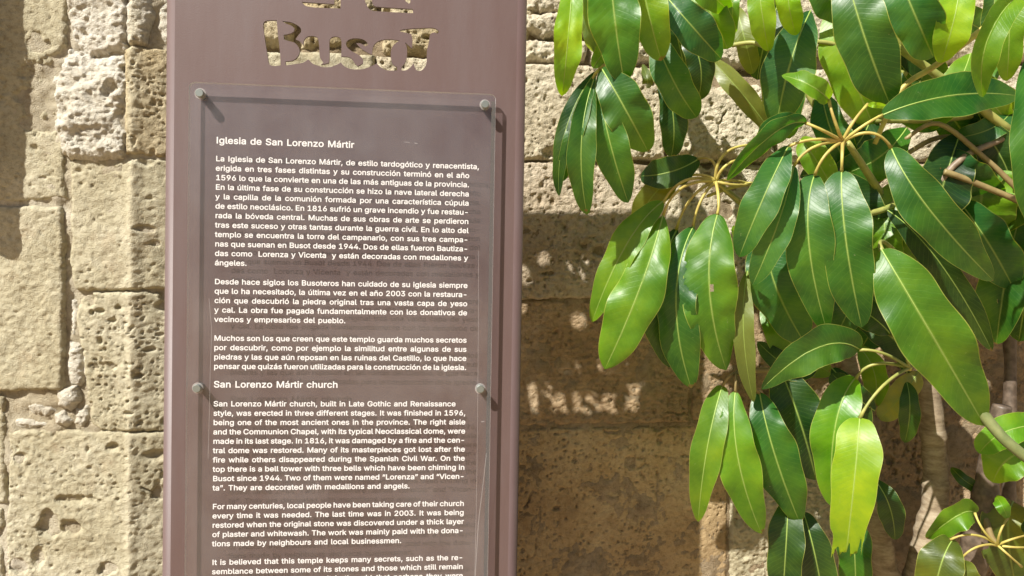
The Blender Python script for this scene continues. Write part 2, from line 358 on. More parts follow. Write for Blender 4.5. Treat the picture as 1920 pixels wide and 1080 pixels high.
# ground: pale paving in front of the church
gm = stone_mat('paving', (0.36, 0.26, 0.15), (0.44, 0.32, 0.185), (0.50, 0.38, 0.235), (0.32, 0.22, 0.12), 1.0)
v, f = box(-40, 40, -40, 40, -1.95, -1.65)
link('ground', np_mesh('ground', v, f, False), gm, kind='structure')

GLYPHS = r'''
A|538|3,-5 8,-12 18,-16 103,-14 110,-5 163,126 373,126 433,-13 443,-16 518,-16 528,-13 533,-7 533,7 324,515 318,522 223,525 210,515 3,6;198,215 268,405 338,215
B|511|52,-5 57,-12 67,-16 277,-16 337,-12 392,4 427,23 462,60 478,95 484,135 478,180 465,210 442,239 401,265 402,270 429,290 447,312 458,340 461,380 456,415 442,447 412,481 376,505 322,520 267,525 67,525 56,520 51,510;157,74 157,215 277,215 312,211 337,203 356,190 369,175 379,155 381,135 374,110 357,92 327,79 272,73;157,302 157,436 267,436 312,430 341,415 355,395 360,370 356,350 337,324 317,311 267,301
C|571|30,243 34,198 44,153 64,108 91,68 125,35 160,11 205,-9 250,-19 295,-23 345,-20 385,-11 425,5 460,25 490,50 516,83 533,118 546,158 544,168 530,176 450,174 443,168 425,127 409,108 375,86 345,75 295,70 255,75 215,90 180,118 155,152 138,198 132,258 138,308 155,358 180,392 215,418 255,434 300,440 350,433 393,413 424,383 442,343 450,334 535,333 545,343 545,353 532,393 514,428 490,458 455,487 420,506 385,519 345,529 300,532 250,528 205,517 160,498 125,473 90,438 65,401 45,358 34,308
D|562|52,-5 57,-12 67,-16 302,-13 352,-2 402,18 438,40 472,72 498,110 518,155 529,205 533,255 528,310 518,355 498,400 457,453 402,492 357,510 307,521 252,525 67,525 56,520 51,510;157,74 156,435 247,436 302,430 352,413 387,385 409,355 425,310 431,255 426,205 409,155 383,120 352,98 302,79 237,73
E|469|52,-5 57,-12 67,-16 417,-16 432,-10 436,0 436,60 432,67 422,73 156,75 157,212 397,213 407,216 414,230 413,290 402,301 157,303 156,435 422,437 433,450 433,510 427,521 417,525 67,525 56,520 51,510
F|459|52,-5 57,-12 67,-16 142,-16 155,-5 157,205 387,205 397,208 402,215 403,280 392,293 157,294 156,435 417,436 429,450 429,510 422,522 412,525 67,525 56,520 51,510
G|582|29,243 33,198 44,153 61,113 90,69 125,35 160,11 200,-7 250,-19 300,-23 370,-15 430,5 475,34 519,83 543,138 551,198 550,263 535,272 310,270 301,258 301,198 305,188 315,183 445,183 443,163 427,128 410,107 380,86 340,73 300,69 255,75 215,90 180,118 154,153 139,193 132,258 138,308 155,357 180,393 213,418 255,435 300,440 350,432 390,414 421,383 450,335 535,333 545,341 546,353 534,393 495,453 460,483 430,501 385,519 345,528 295,532 245,527 200,516 160,498 120,470 89,438 65,403 45,358 32,308
H|579|52,-5 57,-12 67,-16 142,-16 155,-5 157,216 417,216 423,215 424,-5 437,-16 512,-16 524,-10 528,0 528,505 522,521 512,525 437,525 424,515 422,305 157,305 155,515 142,525 67,525 56,520 51,510
I|336|20,-5 25,-12 35,-16 300,-16 315,-8 317,55 311,70 300,73 225,73 221,80 221,430 225,436 300,436 312,440 317,450 317,510 310,523 35,525 25,521 20,515 19,450 25,440 35,436 116,435 116,75 35,73 25,69 19,60
L|440|52,-5 57,-12 67,-16 402,-16 412,-14 419,-5 420,60 407,73 156,75 156,510 152,520 142,525 62,524 51,510
M|703|52,-5 57,-12 67,-16 137,-16 147,-12 152,-5 153,315 156,330 307,-9 317,-16 382,-16 392,-13 398,-5 547,339 549,-5 562,-16 637,-16 647,-11 652,0 652,510 648,520 632,525 532,525 522,520 380,195 352,122 329,185 182,520 167,525 67,525 57,521 51,510
N|586|52,-5 57,-12 67,-16 142,-16 155,-5 154,355 157,365 214,280 422,-11 432,-16 517,-16 531,-10 535,0 535,505 530,520 517,525 447,525 437,522 432,515 431,155 427,148 164,520 152,525 67,525 56,520 51,510
O|597|30,243 34,198 44,153 64,108 91,68 125,35 160,11 205,-9 250,-19 295,-23 350,-19 395,-8 440,12 475,37 505,66 531,103 553,153 564,198 568,253 565,308 552,358 532,403 505,442 475,471 440,497 395,516 350,528 300,532 250,528 205,517 160,498 125,473 90,438 65,401 45,358 34,308;135,224 132,253 138,308 155,358 181,393 213,418 255,434 300,440 340,435 384,418 417,393 440,361 459,313 465,253 460,198 443,153 415,114 385,91 345,75 300,69 255,75 210,93 180,118 154,153 138,198
P|498|52,-5 57,-12 67,-16 142,-16 152,-10 156,0 157,170 262,170 327,175 382,195 419,220 449,255 469,305 474,350 469,390 449,440 419,475 377,502 322,519 262,525 67,525 56,520 51,510;157,259 157,436 297,433 327,423 346,410 358,395 367,370 367,324 360,305 347,287 327,272 297,262 262,258
R|503|52,-5 57,-12 67,-16 142,-16 152,-10 156,0 156,180 262,182 268,180 387,-14 477,-16 492,-10 495,0 492,10 376,200 424,230 452,265 469,305 474,350 469,400 451,440 422,476 377,504 327,520 262,525 67,525 56,520 51,510;157,272 157,436 297,433 328,425 347,412 361,395 370,355 368,330 361,310 342,291 327,282 297,274
S|501|27,131 36,91 59,51 93,18 143,-7 193,-20 248,-25 313,-20 368,-4 413,21 446,56 467,96 473,136 470,171 453,211 436,231 413,250 358,278 238,310 178,331 150,356 145,376 150,396 173,422 193,433 218,440 253,443 293,438 328,424 352,401 363,371 373,363 453,362 463,370 465,381 456,421 433,461 403,489 358,514 313,526 258,532 203,527 148,512 103,487 70,456 49,416 42,371 52,321 83,281 138,245 203,223 303,198 348,178 361,166 371,141 364,116 343,90 316,76 288,68 253,65 223,68 188,76 153,97 138,116 130,146 123,152 38,152 28,142
T|503|20,450 25,440 36,436 199,435 201,-5 206,-12 216,-16 296,-14 304,0 305,435 476,439 483,450 481,517 466,525 36,525 24,520 20,510
U|579|52,167 60,117 81,72 117,31 167,0 227,-18 292,-24 352,-18 412,0 462,31 501,77 521,122 527,167 526,517 517,524 507,525 437,525 426,517 424,182 420,147 407,120 387,98 367,85 332,72 292,68 247,73 212,85 188,102 171,122 160,147 155,182 153,517 137,525 67,525 57,521 51,507
V|538|2,505 216,-10 228,-16 318,-15 327,-5 532,500 533,516 518,525 443,525 428,516 273,112 268,108 241,185 108,517 93,525 18,525 6,520
W|768|2,505 163,-12 173,-16 258,-16 270,-10 383,360 497,-10 513,-16 593,-16 606,-10 766,505 762,520 753,525 673,525 661,515 553,139 548,143 442,510 433,523 343,525 333,522 328,515 218,138 213,144 107,515 93,525 18,525 6,520
a|436|19,101 25,66 41,36 69,8 104,-11 139,-21 174,-24 214,-22 249,-13 294,12 295,-4 304,-15 385,-14 393,1 393,251 388,296 374,329 354,355 329,374 299,387 269,395 219,400 179,398 144,390 106,376 79,358 51,331 31,296 31,286 39,277 114,258 124,263 144,290 171,306 194,313 239,314 264,306 279,296 290,276 293,256 289,249 279,246 139,227 79,206 54,190 34,167 22,141;124,88 119,106 123,121 132,131 154,143 289,165 293,161 292,136 283,106 269,88 249,74 219,64 169,63 139,73
b|475|44,-3 49,-12 59,-16 129,-15 139,-8 144,19 184,-10 219,-21 259,-24 314,-16 359,3 399,34 429,77 447,132 453,187 447,247 428,302 399,341 354,377 309,394 259,400 219,397 184,387 144,361 143,512 139,520 129,525 59,525 49,521 44,512;144,169 145,222 154,255 169,280 189,298 214,309 244,314 279,309 304,298 322,282 338,257 348,222 351,192 348,157 340,127 323,97 304,80 279,67 244,63 219,66 189,79 169,97 155,122
c|444|23,182 30,127 49,77 79,37 123,2 173,-17 228,-24 298,-16 348,6 378,29 411,72 422,97 419,112 408,118 338,133 328,127 319,107 304,87 268,68 228,63 198,67 173,79 153,98 137,122 127,152 124,187 127,222 136,252 152,277 173,297 198,309 233,314 268,309 293,298 313,278 327,252 338,246 413,263 421,272 421,282 407,312 374,352 323,383 263,399 228,400 173,393 120,372 81,342 51,302 29,247
d|475|23,182 29,127 47,77 78,33 118,1 168,-18 218,-24 253,-21 288,-11 333,20 335,-3 343,-14 418,-16 426,-13 433,2 433,507 428,520 418,525 348,525 335,517 330,362 288,388 258,397 218,400 163,393 122,377 78,344 48,302 29,252;128,150 124,192 127,222 135,252 153,281 173,298 198,310 228,314 263,309 288,296 304,282 321,257 331,222 333,187 330,152 320,122 306,97 283,77 258,66 233,64 193,69 173,79 153,97 138,122
e|452|23,182 30,127 47,82 79,37 123,2 178,-18 238,-24 283,-20 323,-11 358,6 386,27 408,53 424,87 423,98 413,106 343,121 332,117 310,87 293,74 263,65 238,62 203,66 178,75 155,92 138,113 128,142 128,153 413,153 423,155 430,162 427,247 415,287 396,322 368,353 338,374 303,389 268,398 228,400 173,394 123,374 81,342 47,297 28,247;128,237 138,265 151,282 169,297 198,310 228,314 263,310 288,298 306,282 318,264 325,242 323,237
f|284|-9,325 2,312 72,311 75,305 77,-7 92,-16 167,-14 175,0 176,310 257,311 267,316 271,330 271,380 267,390 257,395 177,395 177,435 182,445 197,455 222,458 252,452 263,455 270,465 287,515 285,530 277,536 252,543 207,546 147,534 117,518 94,495 79,465 72,395 7,395 -3,391 -8,385
g|476|23,184 28,134 47,84 78,42 118,13 168,-6 218,-11 258,-8 288,1 328,26 331,24 332,-6 324,-41 307,-61 273,-77 228,-81 178,-73 158,-62 123,-29 113,-25 48,-56 41,-66 43,-76 59,-101 83,-123 110,-141 148,-156 188,-164 233,-167 283,-163 333,-150 373,-129 404,-101 425,-61 433,-11 433,379 428,390 418,395 346,394 335,384 333,358 293,386 258,398 218,400 168,394 118,375 78,343 47,299 28,249;128,154 124,194 128,229 136,254 151,279 173,299 198,310 228,314 263,309 288,297 308,279 320,259 331,224 333,194 330,159 319,124 305,104 288,90 263,79 233,75 193,80 173,89 153,105 137,129
h|459|44,-5 49,-12 59,-16 129,-16 140,-10 144,0 144,225 147,255 155,275 169,291 209,310 234,313 274,305 294,292 309,269 316,230 316,0 319,-10 329,-16 399,-16 412,-10 416,0 416,240 411,290 395,330 371,360 339,382 294,396 254,400 204,394 164,377 144,359 144,510 139,520 129,525 54,524 43,510
i|187|30,480 35,460 51,442 71,431 96,427 116,430 140,445 152,460 157,485 153,505 137,525 116,537 91,540 71,536 51,525 34,505;44,-5 51,-14 61,-16 131,-16 143,-5 144,380 139,390 131,395 56,395 48,390 43,380
j|187|-26,-148 -16,-158 4,-159 44,-155 79,-144 109,-123 128,-98 140,-68 144,-28 144,377 141,387 134,394 59,395 49,391 44,382 43,-28 41,-48 29,-63 19,-68 -16,-72 -24,-78;33,467 49,443 69,431 94,427 119,432 139,444 153,462 157,482 153,502 139,523 119,535 94,540 69,536 49,524 35,507 30,482
k|427|44,-5 49,-12 59,-16 129,-16 140,-10 144,0 144,130 169,154 319,-12 329,-16 414,-16 429,-10 433,0 429,10 248,215 414,368 419,380 414,390 404,395 309,392 144,243 142,515 129,525 59,525 48,520 43,510
l|212|44,78 49,43 68,13 104,-10 174,-18 209,-12 218,-2 204,63 194,69 154,69 148,73 145,83 144,508 139,520 129,525 59,525 49,521 44,513
m|683|44,-5 49,-12 59,-16 129,-16 140,-10 144,0 146,260 155,280 169,296 199,311 224,314 254,309 274,297 287,280 291,255 292,-5 304,-16 374,-16 384,-13 391,0 394,265 403,285 424,304 444,312 469,314 494,311 519,300 534,280 540,250 540,-5 554,-16 629,-15 636,-10 640,0 640,255 635,300 620,335 589,370 564,386 524,399 484,402 454,399 424,391 389,373 359,346 354,346 329,375 289,396 244,402 214,399 184,390 144,364 140,385 129,395 59,395 49,391 43,380
n|459|44,-5 49,-12 59,-16 129,-16 140,-10 144,0 144,225 147,255 155,275 169,291 209,310 234,313 274,305 294,292 309,269 316,230 316,0 319,-10 334,-16 399,-16 412,-10 416,0 416,240 411,285 395,330 369,362 334,385 299,396 259,400 204,394 164,377 144,359 140,385 129,395 59,395 48,390 43,380
o|465|23,182 30,127 47,82 83,33 123,2 168,-15 233,-24 288,-18 338,0 383,34 416,77 436,127 443,187 435,252 417,297 383,342 338,376 288,394 233,400 168,391 123,374 81,342 48,297 31,252;128,149 124,187 127,222 134,247 152,277 173,297 203,310 233,314 263,310 293,297 314,277 329,252 338,222 341,187 338,157 328,122 313,98 293,79 263,66 233,62 198,67 173,79 153,98 137,122
p|475|44,-148 49,-155 59,-159 129,-159 140,-153 144,-143 144,18 184,-9 219,-21 259,-24 309,-18 359,3 394,30 429,77 447,132 453,187 447,247 428,302 399,342 359,374 309,394 254,400 219,397 184,387 144,359 139,387 129,394 59,395 46,387;144,169 145,222 154,255 169,280 189,298 214,309 244,314 279,309 304,298 322,282 338,257 348,222 351,192 348,157 340,127 323,97 304,80 279,67 244,63 219,66 189,79 169,97 155,122
q|475|23,182 28,130 45,82 79,32 123,-1 163,-17 218,-24 258,-21 288,-11 328,16 332,7 332,-143 336,-153 353,-159 418,-159 429,-153 433,-143 433,377 426,392 418,395 343,393 335,382 333,357 291,387 253,397 218,400 168,394 118,375 76,342 48,301 28,247;128,150 124,192 127,222 135,252 153,281 173,298 198,310 228,314 263,309 288,296 304,282 321,257 331,222 333,187 330,152 320,122 306,97 283,77 258,66 233,64 193,69 173,79 153,97 138,122
r|290|44,-5 49,-12 59,-16 129,-16 140,-10 144,0 144,235 148,260 159,280 184,300 209,307 234,310 274,306 284,312 288,320 288,385 279,398 239,401 199,396 164,382 144,367 140,385 129,395 59,395 49,391 45,385
s|409|24,92 36,57 58,27 85,5 120,-12 160,-21 200,-24 250,-21 295,-9 335,12 365,42 380,70 386,102 379,147 358,177 315,208 165,248 145,260 139,277 144,292 155,303 180,314 210,317 240,313 260,304 295,262 365,274 375,280 379,292 367,322 349,347 320,372 290,387 250,397 210,400 165,397 125,386 88,367 60,342 45,317 37,277 44,232 65,202 110,171 160,155 260,131 279,117 283,102 280,92 265,77 240,66 205,61 170,65 145,76 133,87 118,117 110,122 35,109 27,102
t|254|-9,326 2,312 57,311 57,91 66,46 91,11 137,-14 202,-20 247,-12 253,-4 254,6 237,66 227,70 197,66 172,69 159,81 157,101 157,306 162,311 227,311 240,316 244,326 242,388 232,395 158,396 157,471 154,481 147,486 68,486 60,481 57,471 57,396 7,395 -4,391 -9,381
u|459|44,130 49,90 64,50 89,19 124,-4 159,-16 199,-21 249,-16 294,2 314,20 319,-5 329,-15 399,-16 409,-13 416,0 416,380 411,390 399,395 329,395 317,385 316,155 312,125 303,105 274,78 249,69 224,66 189,71 164,88 149,110 144,145 142,385 129,395 59,395 49,391 43,380
v|436|4,375 170,-10 184,-16 254,-16 264,-12 429,370 429,387 414,395 339,395 329,389 219,113 106,390 94,395 19,395 8,390
w|635|10,375 139,-5 146,-13 221,-16 236,-9 316,241 321,237 400,-10 416,-16 481,-16 493,-10 626,375 621,391 611,395 541,395 526,390 446,134 370,380 361,393 281,395 271,390 191,131 111,388 101,395 26,395 14,390
x|424|8,-5 14,-12 24,-16 109,-15 214,123 314,-14 399,-16 413,-10 417,0 413,10 273,190 407,370 410,380 406,390 394,395 309,393 248,315 214,263 119,394 34,395 21,390 17,380 19,370 153,195 11,10
y|436|4,375 165,0 144,-50 129,-66 114,-73 69,-70 57,-75 37,-135 38,-145 49,-155 84,-161 134,-159 163,-150 189,-136 209,-119 229,-90 429,370 430,385 424,392 414,395 339,395 329,389 219,116 106,390 94,395 19,395 8,390
z|426|32,-5 37,-12 47,-16 377,-16 392,-10 396,0 396,55 387,70 182,72 175,75 387,324 389,380 384,390 372,395 57,395 42,390 38,380 38,320 47,309 237,305 246,300 34,55
á|436|19,101 25,66 41,36 69,8 104,-11 139,-21 174,-24 214,-22 249,-13 294,12 295,-4 304,-15 385,-14 393,1 393,251 388,296 374,329 354,355 329,374 299,387 269,395 219,400 179,398 144,390 106,376 79,358 51,331 31,296 31,286 39,277 114,258 124,263 144,290 171,306 194,313 239,314 264,306 279,296 290,276 293,256 289,249 279,246 139,227 79,206 54,190 34,167 22,141;124,88 119,106 123,121 132,131 154,143 289,165 293,161 292,136 283,106 269,88 249,74 219,64 169,63 139,73;168,421 179,413 239,413 247,416 325,521 327,531 324,539 309,545 234,545 225,541 167,436
é|452|23,182 30,127 47,82 79,37 123,2 178,-18 238,-24 283,-20 323,-11 358,6 386,27 408,53 424,87 423,98 413,106 343,121 332,117 310,87 293,74 263,65 238,62 203,66 178,75 155,92 138,113 128,142 128,153 413,153 423,155 430,162 427,247 415,287 396,322 368,353 338,374 303,389 268,398 228,400 173,394 123,374 81,342 47,297 28,247;128,237 138,265 151,282 169,297 198,310 228,314 263,310 288,298 306,282 318,264 325,242 323,237;182,427 188,417 198,413 263,416 343,522 342,537 328,545 243,542 184,437
í|187|44,-5 49,-12 59,-16 129,-16 143,-5 144,380 139,390 129,395 54,394 43,380;48,425 54,416 64,413 119,413 129,416 207,520 210,530 205,540 194,545 109,543 102,535 52,440
ó|465|23,182 30,127 47,82 83,33 123,2 168,-15 233,-24 288,-18 338,0 383,34 416,77 436,127 443,187 435,252 417,297 383,342 338,376 288,394 233,400 168,391 123,374 81,342 48,297 31,252;128,149 124,187 127,222 134,247 152,277 173,297 203,310 233,314 263,310 293,297 314,277 329,252 338,222 341,187 338,157 328,122 313,98 293,79 263,66 233,62 198,67 173,79 153,98 137,122;187,427 192,417 203,413 268,416 347,522 346,537 333,545 246,542 189,437
ú|459|44,130 49,90 64,50 89,19 124,-4 159,-16 199,-21 249,-16 294,2 314,20 319,-5 329,-15 399,-16 409,-13 416,0 416,380 411,390 399,395 329,395 317,385 316,155 312,125 303,105 274,78 249,69 224,66 189,71 164,88 149,110 144,145 142,385 129,395 59,395 49,391 43,380;184,425 189,417 199,413 264,416 342,520 345,530 341,540 329,545 244,542 187,440
ñ|459|44,-5 49,-12 59,-16 129,-16 140,-10 144,0 144,225 147,255 155,275 169,291 209,310 234,313 274,305 294,292 309,269 316,230 316,0 319,-10 334,-16 399,-16 412,-10 416,0 416,240 411,285 395,330 369,362 334,385 299,396 259,400 204,394 164,377 144,359 140,385 129,395 59,395 48,390 43,380;103,445 114,433 169,432 179,438 184,455 189,458 264,431 309,436 335,455 349,479 356,520 344,533 289,532 280,525 274,508 269,506 199,532 179,534 149,528 120,505 108,480
0|507|39,233 48,153 62,108 93,53 134,13 194,-15 254,-23 319,-14 369,10 414,51 445,108 458,148 467,203 467,308 459,358 444,403 409,462 369,498 319,523 254,532 189,523 138,498 99,462 63,403 49,358 40,308;139,245 143,313 153,358 172,398 194,423 219,437 254,444 289,437 314,423 335,398 355,358 365,313 369,253 365,198 354,148 337,113 316,88 289,72 254,66 219,72 192,88 170,113 154,148 142,198
1|507|70,-5 75,-12 85,-16 435,-16 445,-14 453,-5 454,55 445,69 330,71 325,75 325,510 315,524 215,524 83,435 81,355 85,347 95,342 105,345 215,415 221,415 221,75 215,71 80,70 73,65 69,55
2|507|56,-5 62,-12 72,-16 437,-16 448,-10 452,0 451,60 442,72 222,75 216,80 387,247 412,280 431,315 443,370 437,415 417,455 387,487 352,510 302,527 252,532 202,527 153,510 117,487 83,450 64,410 58,365 62,352 72,346 142,346 152,349 158,360 163,390 182,420 222,441 247,444 277,441 317,424 332,409 340,390 342,370 334,335 302,290 58,55
3|507|34,128 44,83 69,44 104,15 144,-5 189,-18 244,-23 299,-18 354,-2 399,27 428,58 449,98 456,143 448,193 427,233 394,266 349,291 288,308 430,453 433,508 429,519 414,525 79,525 69,522 62,508 62,453 65,443 74,437 279,436 285,433 163,308 161,243 174,232 264,229 303,218 324,205 340,188 349,168 352,143 349,123 340,103 324,88 299,75 244,66 194,73 169,85 153,98 144,113 137,138 124,148 44,147 34,138
4|507|30,100 35,93 45,89 295,89 300,85 300,0 305,-11 315,-16 385,-16 397,-10 400,0 400,85 405,89 465,89 475,95 479,105 479,160 475,173 465,179 402,180 400,320 395,330 385,334 315,334 301,325 300,185 295,180 160,182 154,185 362,500 364,510 360,520 350,525 280,525 265,520 30,165
5|507|51,128 59,88 82,48 117,16 152,-4 192,-17 247,-23 302,-17 352,0 397,32 427,68 445,108 454,163 449,208 439,238 422,268 397,297 372,316 332,337 297,346 257,350 197,341 172,332 171,338 182,428 187,436 417,438 426,453 426,508 422,519 407,525 107,525 97,521 91,508 60,258 62,244 72,237 142,230 192,253 217,259 242,261 277,256 302,246 322,232 337,213 347,188 351,158 346,133 338,113 322,93 302,79 272,68 222,68 197,77 167,99 158,113 150,138 142,145 62,145 53,138
6|507|57,153 62,112 82,64 112,28 157,-1 202,-17 252,-23 307,-18 357,1 397,29 427,66 446,113 452,158 446,203 428,248 398,283 362,309 317,324 247,330 245,333 372,498 377,508 372,520 362,525 282,525 269,518 100,293 76,248 61,203;157,153 159,183 167,203 182,222 207,239 227,246 252,249 282,246 307,235 324,223 339,203 347,184 350,158 346,128 337,108 322,89 282,68 252,64 222,69 182,92 161,128
7|507|54,450 59,440 69,436 336,435 93,5 94,-7 104,-15 189,-15 200,-5 451,440 453,515 439,525 69,525 58,520 53,510
8|507|43,128 48,93 70,53 103,21 148,-4 198,-18 248,-23 308,-18 363,-3 407,23 437,53 456,88 465,133 461,168 447,203 426,233 380,268 418,303 437,338 443,375 437,423 414,463 388,489 348,513 303,527 253,532 203,527 158,513 116,488 87,458 69,423 63,378 70,338 89,303 126,268 81,233 59,203 46,168;148,120 145,138 148,158 158,178 173,194 198,209 223,216 253,219 283,216 308,209 333,194 348,178 356,163 361,138 358,118 350,103 333,86 308,74 253,65 193,75 160,98;168,356 168,393 178,413 203,433 228,441 278,441 303,433 330,413 339,393 339,358 329,338 303,317 278,308 228,308 208,314 186,328
9|507|56,345 62,300 80,260 108,225 147,200 192,184 257,179 261,175 133,10 130,0 133,-10 142,-16 232,-14 367,160 405,215 433,265 447,305 451,350 446,395 427,440 395,480 352,509 307,526 257,532 202,526 148,505 112,480 82,445 62,400;157,349 161,380 169,400 182,415 207,433 227,441 252,444 282,441 307,430 322,419 337,400 346,380 350,350 347,324 339,305 324,285 307,273 282,263 252,259 206,270 185,285 168,305
.|211|41,36 46,16 61,-4 81,-16 106,-20 131,-16 153,-4 168,16 174,41 169,66 153,86 131,98 106,103 81,98 61,86 45,66
,|211|27,-124 33,-131 43,-135 98,-135 108,-127 169,66 169,76 163,84 78,87 64,81
-|507|112,183 118,176 128,172 383,173 390,178 393,188 393,248 388,256 378,260 123,259 112,248
“|336|43,313 48,306 58,302 138,302 148,308 185,508 178,522 118,525 103,518 43,323;181,313 188,304 198,302 273,302 286,308 323,508 314,523 253,525 242,518 181,323
”|336|43,313 48,306 58,302 113,302 123,310 184,503 185,513 178,522 93,525 79,518;181,313 193,302 248,302 261,308 322,503 322,513 314,523 228,525 216,518
I|241|69,-5 74,-12 84,-16 159,-16 172,-5 173,510 168,520 159,525 79,524 68,510
'''
# ------------------------------------------------------------------ sign
PY = 0.012                               # front of the metal panel; the acrylic sheet's front is y = 0
XL, XRR = on(303, 1080, PY)[0], on(968, 1080, PY)[0]
XL = -0.0300; XRR = 0.3550; ZT = 0.325; ZB = -1.65; RB = 0.0115; DEP = 0.045
sign = link('information_sign', None, label='brown metal information sign with cut-out lettering and white text on clear acrylic', category='sign')
sign.location = (0.1625, PY, ZB)
SINV = (-0.1625, -PY, -ZB)
def sp(name, me, m, parent=sign, **k):
    o = link(name, me, m, parent, **k)
    if parent is sign: o.location = SINV
    return o

m, n, L, p = plain('brown_paint', (0.200, 0.150, 0.146), 0.52, 0.0, 0.5); M_SIGN = m
tc = nd(n, 'ShaderNodeTexCoord'); mps = nd(n, 'ShaderNodeMapping'); mps.inputs['Scale'].default_value = (5, 1, 0.8); L.new(tc.outputs['Object'], mps.inputs[0])
nz_ = nd(n, 'ShaderNodeTexNoise', i_Scale=900.0, i_Detail=3.0); L.new(tc.outputs['Object'], nz_.inputs[0])
bp = nd(n, 'ShaderNodeBump'); bp.inputs['Strength'].default_value = 0.45; bp.inputs['Distance'].default_value = 0.0004
L.new(nz_.outputs[0], bp.inputs['Height']); L.new(bp.outputs[0], p.inputs['Normal'])
n2 = nd(n, 'ShaderNodeTexNoise', i_Scale=6.0, i_Detail=5.0, i_Roughness=0.7); L.new(mps.outputs[0], n2.inputs[0])
r2 = ramp(n, [(0.3, (0.105, 0.064, 0.058)), (0.5, (0.113, 0.073, 0.068)), (0.72, (0.122, 0.086, 0.083))]); L.new(n2.outputs[0], r2.inputs[0])
L.new(r2.outputs[0], p.inputs['Base Color'])

def catmull(P, k=4, t=0.5):
    P = np.array(P, float); out = []
    n_ = len(P)
    for i in range(n_):
        p0, p1, p2, p3 = P[i-1], P[i], P[(i+1) % n_], P[(i+2) % n_]
        # keep sharp corners sharp
        def ang(a, b, c):
            u, v_ = b-a, c-b; return math.acos(np.clip(u@v_/(np.linalg.norm(u)*np.linalg.norm(v_)+1e-9), -1, 1))
        m1 = np.zeros(2) if ang(p0, p1, p2) > 1.0 else (p2-p0)*t
        m2 = np.zeros(2) if ang(p1, p2, p3) > 1.0 else (p3-p1)*t
        ln = np.linalg.norm(p2-p1)
        for m_ in (m1, m2):
            q = np.linalg.norm(m_)
            if q > ln: m_ *= ln/q
        for j in range(k):
            s = j/k; out.append((2*s**3-3*s*s+1)*p1+(s**3-2*s*s+s)*m1+(-2*s**3+3*s*s)*p2+(s**3-s*s)*m2)
    return out

def Zz(x, y): return on(470+x/5.053, y/5.053, PY)[[0, 2]]     # traced at five times the photo's size
cut = [
 [(118,235),(130,205),(165,193),(247,192),(258,330),(275,470),(285,618),(240,624),(200,622),(172,600),(155,500),(135,380)],
 [(298,200),(370,207),(425,228),(470,262),(478,300),(455,330),(425,372),(470,395),(500,430),(503,385),(530,350),(575,340),(625,350),(642,385),(650,460),(657,545),
  (690,592),(668,612),(740,597),(747,540),(745,400),(757,362),(800,345),(845,358),(860,400),(857,535),(930,540),(968,570),(985,600),(1015,627),(1062,600),(1062,560),
  (1030,525),(950,480),(910,440),(903,405),(930,375),(985,362),(1050,368),(1095,392),(1113,425),(1085,440),(1045,412),(1000,410),(1060,470),(1150,520),(1160,440),
  (1200,395),(1260,375),(1330,372),(1412,385),(1380,405),(1345,440),(1328,490),(1330,560),(1348,610),(1388,635),(1385,668),(1290,665),(1235,640),(1195,600),(1130,632),
  (1060,655),(960,655),(890,630),(855,592),(820,610),(760,633),(690,637),(640,622),(590,605),(545,560),(500,592),(430,605),(330,620),(330,582),(390,575),(432,550),
  (462,500),(455,450),(415,405),(360,388),(315,375),(312,330),(370,318),(408,298),(415,270),(385,243),(330,222)],
 [(1460,400),(1490,425),(1530,460),(1532,370),(1522,322),(1420,300),(1415,285),(1500,272),(1700,262),(1750,270),(1786,296),(1770,318),(1730,308),(1700,330),(1688,400),
  (1670,480),(1665,600),(1640,650),(1600,672),(1565,658),(1545,600),(1510,640),(1470,665),(1428,665),(1432,635),(1465,590),(1480,530),(1480,450)],
 [(485,18),(790,38),(796,-60),(852,-60),(852,80),(620,72),(520,55)],
 [(1080,-5),(1095,-60),(1150,-95),(1170,-40),(1150,-5),(1158,42),(1190,62),(1535,85),(1540,125),(1180,105),(1120,82)],
 [(1462,8),(1478,-55),(1512,-50),(1512,22),(1498,34)],
]
loops = [[Zz(*q) for q in catmull(c_)] for c_ in cut]
# openings of the emblem above the frame; their light falls on the wall beside the sign
def bk(px, py):                               # wall spot -> place on the panel the sun came through
    q = on(px, py, R); s = (R-PY); return q[0]+SUN[0]*s*1.0, q[2]+SUN[2]*s*1.0
def ell(px, py, rx, rz, rot=0, n_=14):
    cx, cz = bk(px, py)
    return [np.array([cx+rx*math.cos(a)*math.cos(rot)-rz*math.sin(a)*math.sin(rot), cz+rx*math.cos(a)*math.sin(rot)+rz*math.sin(a)*math.cos(rot)])
            for a in np.linspace(0, 2*math.pi, n_, endpoint=False)]
for e in ((1027,497,.0115,.0115,0),(990,527,.010,.016,.3),(984,580,.006,.010,0),(1087,604,.013,.013,0),(1076,512,.0028,.013,.5),(1100,528,.0028,.014,.45),(1103,497,.003,.010,.6)):
    loops.append(ell(*e))

def fill(loops_, ext):
    cu = bpy.data.curves.new('tmp', 'CURVE'); cu.dimensions = '2D'; cu.fill_mode = 'BOTH'; cu.extrude = ext
    for lp in loops_:
        s = cu.splines.new('POLY'); s.points.add(len(lp)-1)
        for i, q in enumerate(lp): s.points[i].co = (q[0], q[1], 0, 1)
        s.use_cyclic_u = True
    ob = bpy.data.objects.new('tmp', cu)
    me = bpy.data.meshes.new_from_object(ob)
    co = np.empty(len(me.vertices)*3, np.float32); me.vertices.foreach_get('co', co); co = co.reshape(-1, 3)
    fs = [tuple(q.vertices) for q in me.polygons]
    bpy.data.objects.remove(ob); bpy.data.curves.remove(cu); bpy.data.meshes.remove(me)
    return co, fs
